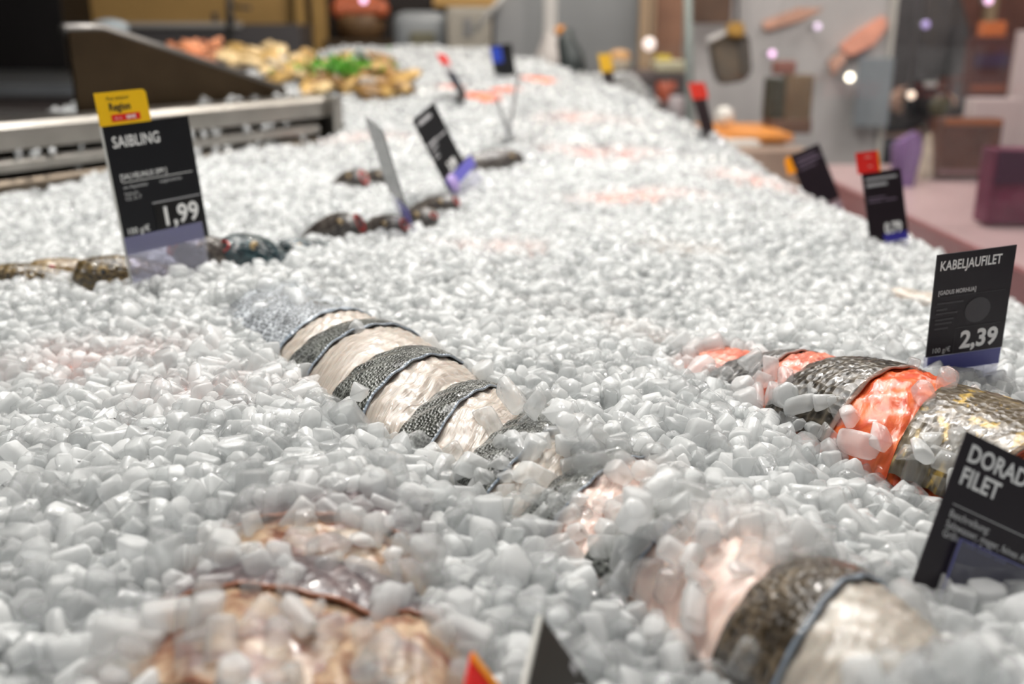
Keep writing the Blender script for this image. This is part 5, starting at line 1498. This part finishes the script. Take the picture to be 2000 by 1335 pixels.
def spot(px, py, Z, r, col, e, label, back=0.10):  # dots beyond the guard glass stand for lamps mirrored in it
    """glowing ball on a bracket: fixed to the partition behind it, or hung from the ceiling when back is None"""
    p = at(px, py, Z)
    root = empty('glow_dot', p, label, 'lamp')
    bm = bmesh.new(); bmesh.ops.create_uvsphere(bm, u_segments=14, v_segments=8, radius=r); obj('lens', bm, plain('glow_%d_%d' % (px, py), col, 0.4, emit=(col[0], col[1], col[2], e)), root, True)
    bm = bmesh.new(); add_tube(bm, [(0, r * .3, 0), (0, r * 2.6, 0)], [r * 1.15, r * .9], 12); obj('housing', bm, plain('lamp_shell', (0.2, 0.2, 0.2), 0.4), root, True)
    bm = bmesh.new(); add_tube(bm, [(0, r * 2, 0), (0, back, 0)] if back else [(0, r * 2, 0), (0, r * 2, 2.85 - p.z)], 0.004, 8); obj('bracket', bm, plain('lamp_shell', (0.2, 0.2, 0.2), 0.4), root, True)
spot(1660, 151, 3.05, .012, (1, .90, .72), 5, 'brightest lamp reflection, a glowing dot before the grey partition')
spot(1508, 105, 3.05, .010, (1, .62, .95), 1.6, 'pink lamp reflection dot left of the brightest one')
spot(1597, 52, 3.05, .010, (.9, .72, .95), 1.0, 'dim lilac lamp reflection dot above the brightest one')
spot(1780, 186, 2.75, .010, (1, .78, .62), 1.6, 'peach lamp reflection dot beside the hand-held camera', None)
spot(1808, 48, 2.7, .010, (.42, .33, .65), 1.0, 'violet lamp reflection dot before the dark jacket', None)
spot(1931, 1, 2.5, .010, (1, .62, .9), 1.3, 'pink lamp reflection dot at the upper border above the small orange piece', None)
spot(710, 0, 4.1, .014, (1, .62, .9), 2, 'pink lamp dot at the upper border above the basket', None)

# ------------------------------------------------------------------ figure with the camera, built for a reflection in the guard glass
def skinned(name, V, E, R, mat, root_index=0, sub=2, parent=None):
    me = bpy.data.meshes.new(name); me.from_pydata(V, E, []); me.update()
    o = bpy.data.objects.new(name, me); COL.objects.link(o)
    sk = o.modifiers.new('skin', 'SKIN'); sk.use_smooth_shade = True
    for i, r in enumerate(R):
        r = r if isinstance(r, tuple) else (r, r)
        me.skin_vertices[0].data[i].radius = r
    me.skin_vertices[0].data[root_index].use_root = True
    ss = o.modifiers.new('sub', 'SUBSURF'); ss.levels = sub; ss.render_levels = sub
    me.materials.append(mat)
    if parent: o.parent = parent
    return o
PB = at(1740, 100, 3.68); PB = Vector((PB.x, PB.y, 0))
reflected_person = empty('reflected_person', PB, 'figure in a dark jacket holding a camera at chest height, built for a reflection in the glass', 'reflected_person')
SKIN = plain('reflected_skin_tone', (0.55, 0.34, 0.25), 0.5)
V = [(0, 0, .95), (0, 0, 1.12), (0, .01, 1.30), (0, .01, 1.46), (0, -.01, 1.55)]
E = [(0, 1), (1, 2), (2, 3), (3, 4)]; R = [(.12, .08), (.11, .075), (.12, .08), .055, .055]
def chain(frm, pts, rads):
    k = frm
    for p_, r_ in zip(pts, rads):
        V.append(p_); R.append(r_); E.append((k, len(V) - 1)); k = len(V) - 1
    return k
for s in (-1, 1):
    k = chain(2, [(s * .18, .01, 1.39), (s * .25, -.04, 1.13), (s * .19, -.18, 1.05), (s * .115, -.28, 1.06)], [.050, .042, .036, .027])
    h_ = chain(k, [(s * .088, -.315, 1.065)], [(.035, .018)])
    for q, (dx, ln) in enumerate(((-.030, .050), (-.010, .058), (.010, .054), (.028, .042))):
        b0 = (s * .075, -.34, 1.065 - dx)
        chain(h_, [b0, (s * .060, -.34 - ln * .55, 1.065 - dx), (s * .038, -.335 - ln * .75, 1.065 - dx)], [.010, .009, .008])
    chain(h_, [(s * .080, -.325, 1.105), (s * .055, -.350, 1.112)], [.011, .009])
    chain(0, [(s * .10, 0, .86), (s * .11, -.02, .50), (s * .11, .02, .10), (s * .115, -.10, .045)], [.085, .058, .042, .04])
skinned('body', V, E, R, SKIN, 0, 2, reflected_person)
bm = bmesh.new()
bmesh.ops.create_uvsphere(bm, u_segments=24, v_segments=16, radius=.1, matrix=Matrix.Translation((0, -.02, 1.64)) @ Matrix.Diagonal((.78, .95, 1.18, 1)))
for s in (-1, 1):
    bmesh.ops.create_uvsphere(bm, u_segments=10, v_segments=6, radius=.022, matrix=Matrix.Translation((s * .079, 0, 1.635)) @ Matrix.Diagonal((.4, .8, 1.3, 1)))
bmesh.ops.create_cone(bm, segments=8, radius1=.016, radius2=.006, depth=.05, cap_ends=True, matrix=Matrix.Translation((0, -.118, 1.635)))
obj('head', bm, SKIN, reflected_person, True)
for s in (-1, 1):
    bm = bmesh.new(); bmesh.ops.create_uvsphere(bm, u_segments=10, v_segments=6, radius=.011, matrix=Matrix.Translation((s * .03, -.108, 1.65))); obj('eye', bm, plain('eye_dark', (.03, .025, .02), .2), reflected_person, True)
bm = bmesh.new(); bmesh.ops.create_uvsphere(bm, u_segments=10, v_segments=6, radius=.022, matrix=Matrix.Translation((0, -.105, 1.585)) @ Matrix.Diagonal((1, .3, .3, 1))); obj('mouth', bm, plain('lips', (.40, .16, .14), .4), reflected_person, True)
bm = bmesh.new(); bmesh.ops.create_uvsphere(bm, u_segments=24, v_segments=16, radius=.105, matrix=Matrix.Translation((0, .008, 1.675)) @ Matrix.Diagonal((.82, .95, 1.02, 1)))
bmesh.ops.delete(bm, geom=[v for v in bm.verts if v.co.y < -.055 and v.co.z < 1.70], context='VERTS')
obj('hair', bm, plain('hair_brown', (.04, .022, .012), .6), reflected_person, True)
V = [(0, 0, .90), (0, 0, 1.10), (0, .01, 1.30), (0, .01, 1.44)]; E = [(0, 1), (1, 2), (2, 3)]; R = [(.19, .14), (.19, .14), (.21, .15), (.10, .09)]
for s in (-1, 1):
    chain(2, [(s * .185, .01, 1.385), (s * .255, -.04, 1.13), (s * .19, -.185, 1.05), (s * .122, -.272, 1.060)], [.082, .066, .054, .045])
skinned('jacket', V, E, R, plain('jacket_dark', (0.055, 0.050, 0.052), 0.7, noise=0.2, scale=20), 0, 2, reflected_person)
V = [(0, 0, .96), (0, 0, .88)]; E = [(0, 1)]; R = [(.155, .11), (.155, .11)]
for s in (-1, 1):
    chain(1, [(s * .10, 0, .80), (s * .11, -.02, .50), (s * .11, .01, .12)], [.098, .074, .062])
skinned('trousers', V, E, R, plain('trousers_navy', (0.02, 0.022, 0.032), 0.7), 0, 2, reflected_person)
for s in (-1, 1):
    bm = bmesh.new(); add_box(bm, (s * .11 - .048, -.20, 0), (s * .11 + .048, .08, .085), bev=.03); obj('shoe', bm, plain('shoe_black', (.012, .012, .012), .4), reflected_person, True)
hc = empty('reflected_camera', PB + Vector((0, -.36, 1.02)), 'black photo camera held in both hands of the reflected figure in the dark jacket', 'camera')
CB = plain('camera_black', (0.012, 0.012, 0.013), 0.35)
bm = bmesh.new(); add_box(bm, (-.072, -.03, .0), (.072, .035, .095), bev=.010); add_box(bm, (-.03, -.035, .09), (.03, .035, .125), bev=.008); obj('reflected_camera_body', bm, CB, hc)
bm = bmesh.new(); bmesh.ops.create_cone(bm, segments=28, radius1=.040, radius2=.043, depth=.10, cap_ends=True, matrix=Matrix.Translation((0, -.08, .045)) @ Matrix.Rotation(math.pi / 2, 4, 'X')); obj('reflected_lens_barrel', bm, CB, hc, False)
bm = bmesh.new(); bmesh.ops.create_uvsphere(bm, u_segments=20, v_segments=10, radius=.036, matrix=Matrix.Translation((0, -.128, .045)) @ Matrix.Diagonal((1, .25, 1, 1))); obj('reflected_lens_front', bm, plain('reflected_lens_glass', (.10, .09, .05), .05, coat=1), hc, True)
bm = bmesh.new(); add_box(bm, (-.022, -.038, .100), (.022, -.0355, .118)); obj('reflected_name_strip', bm, plain('strip_pale', (.5, .5, .48), .4), hc)
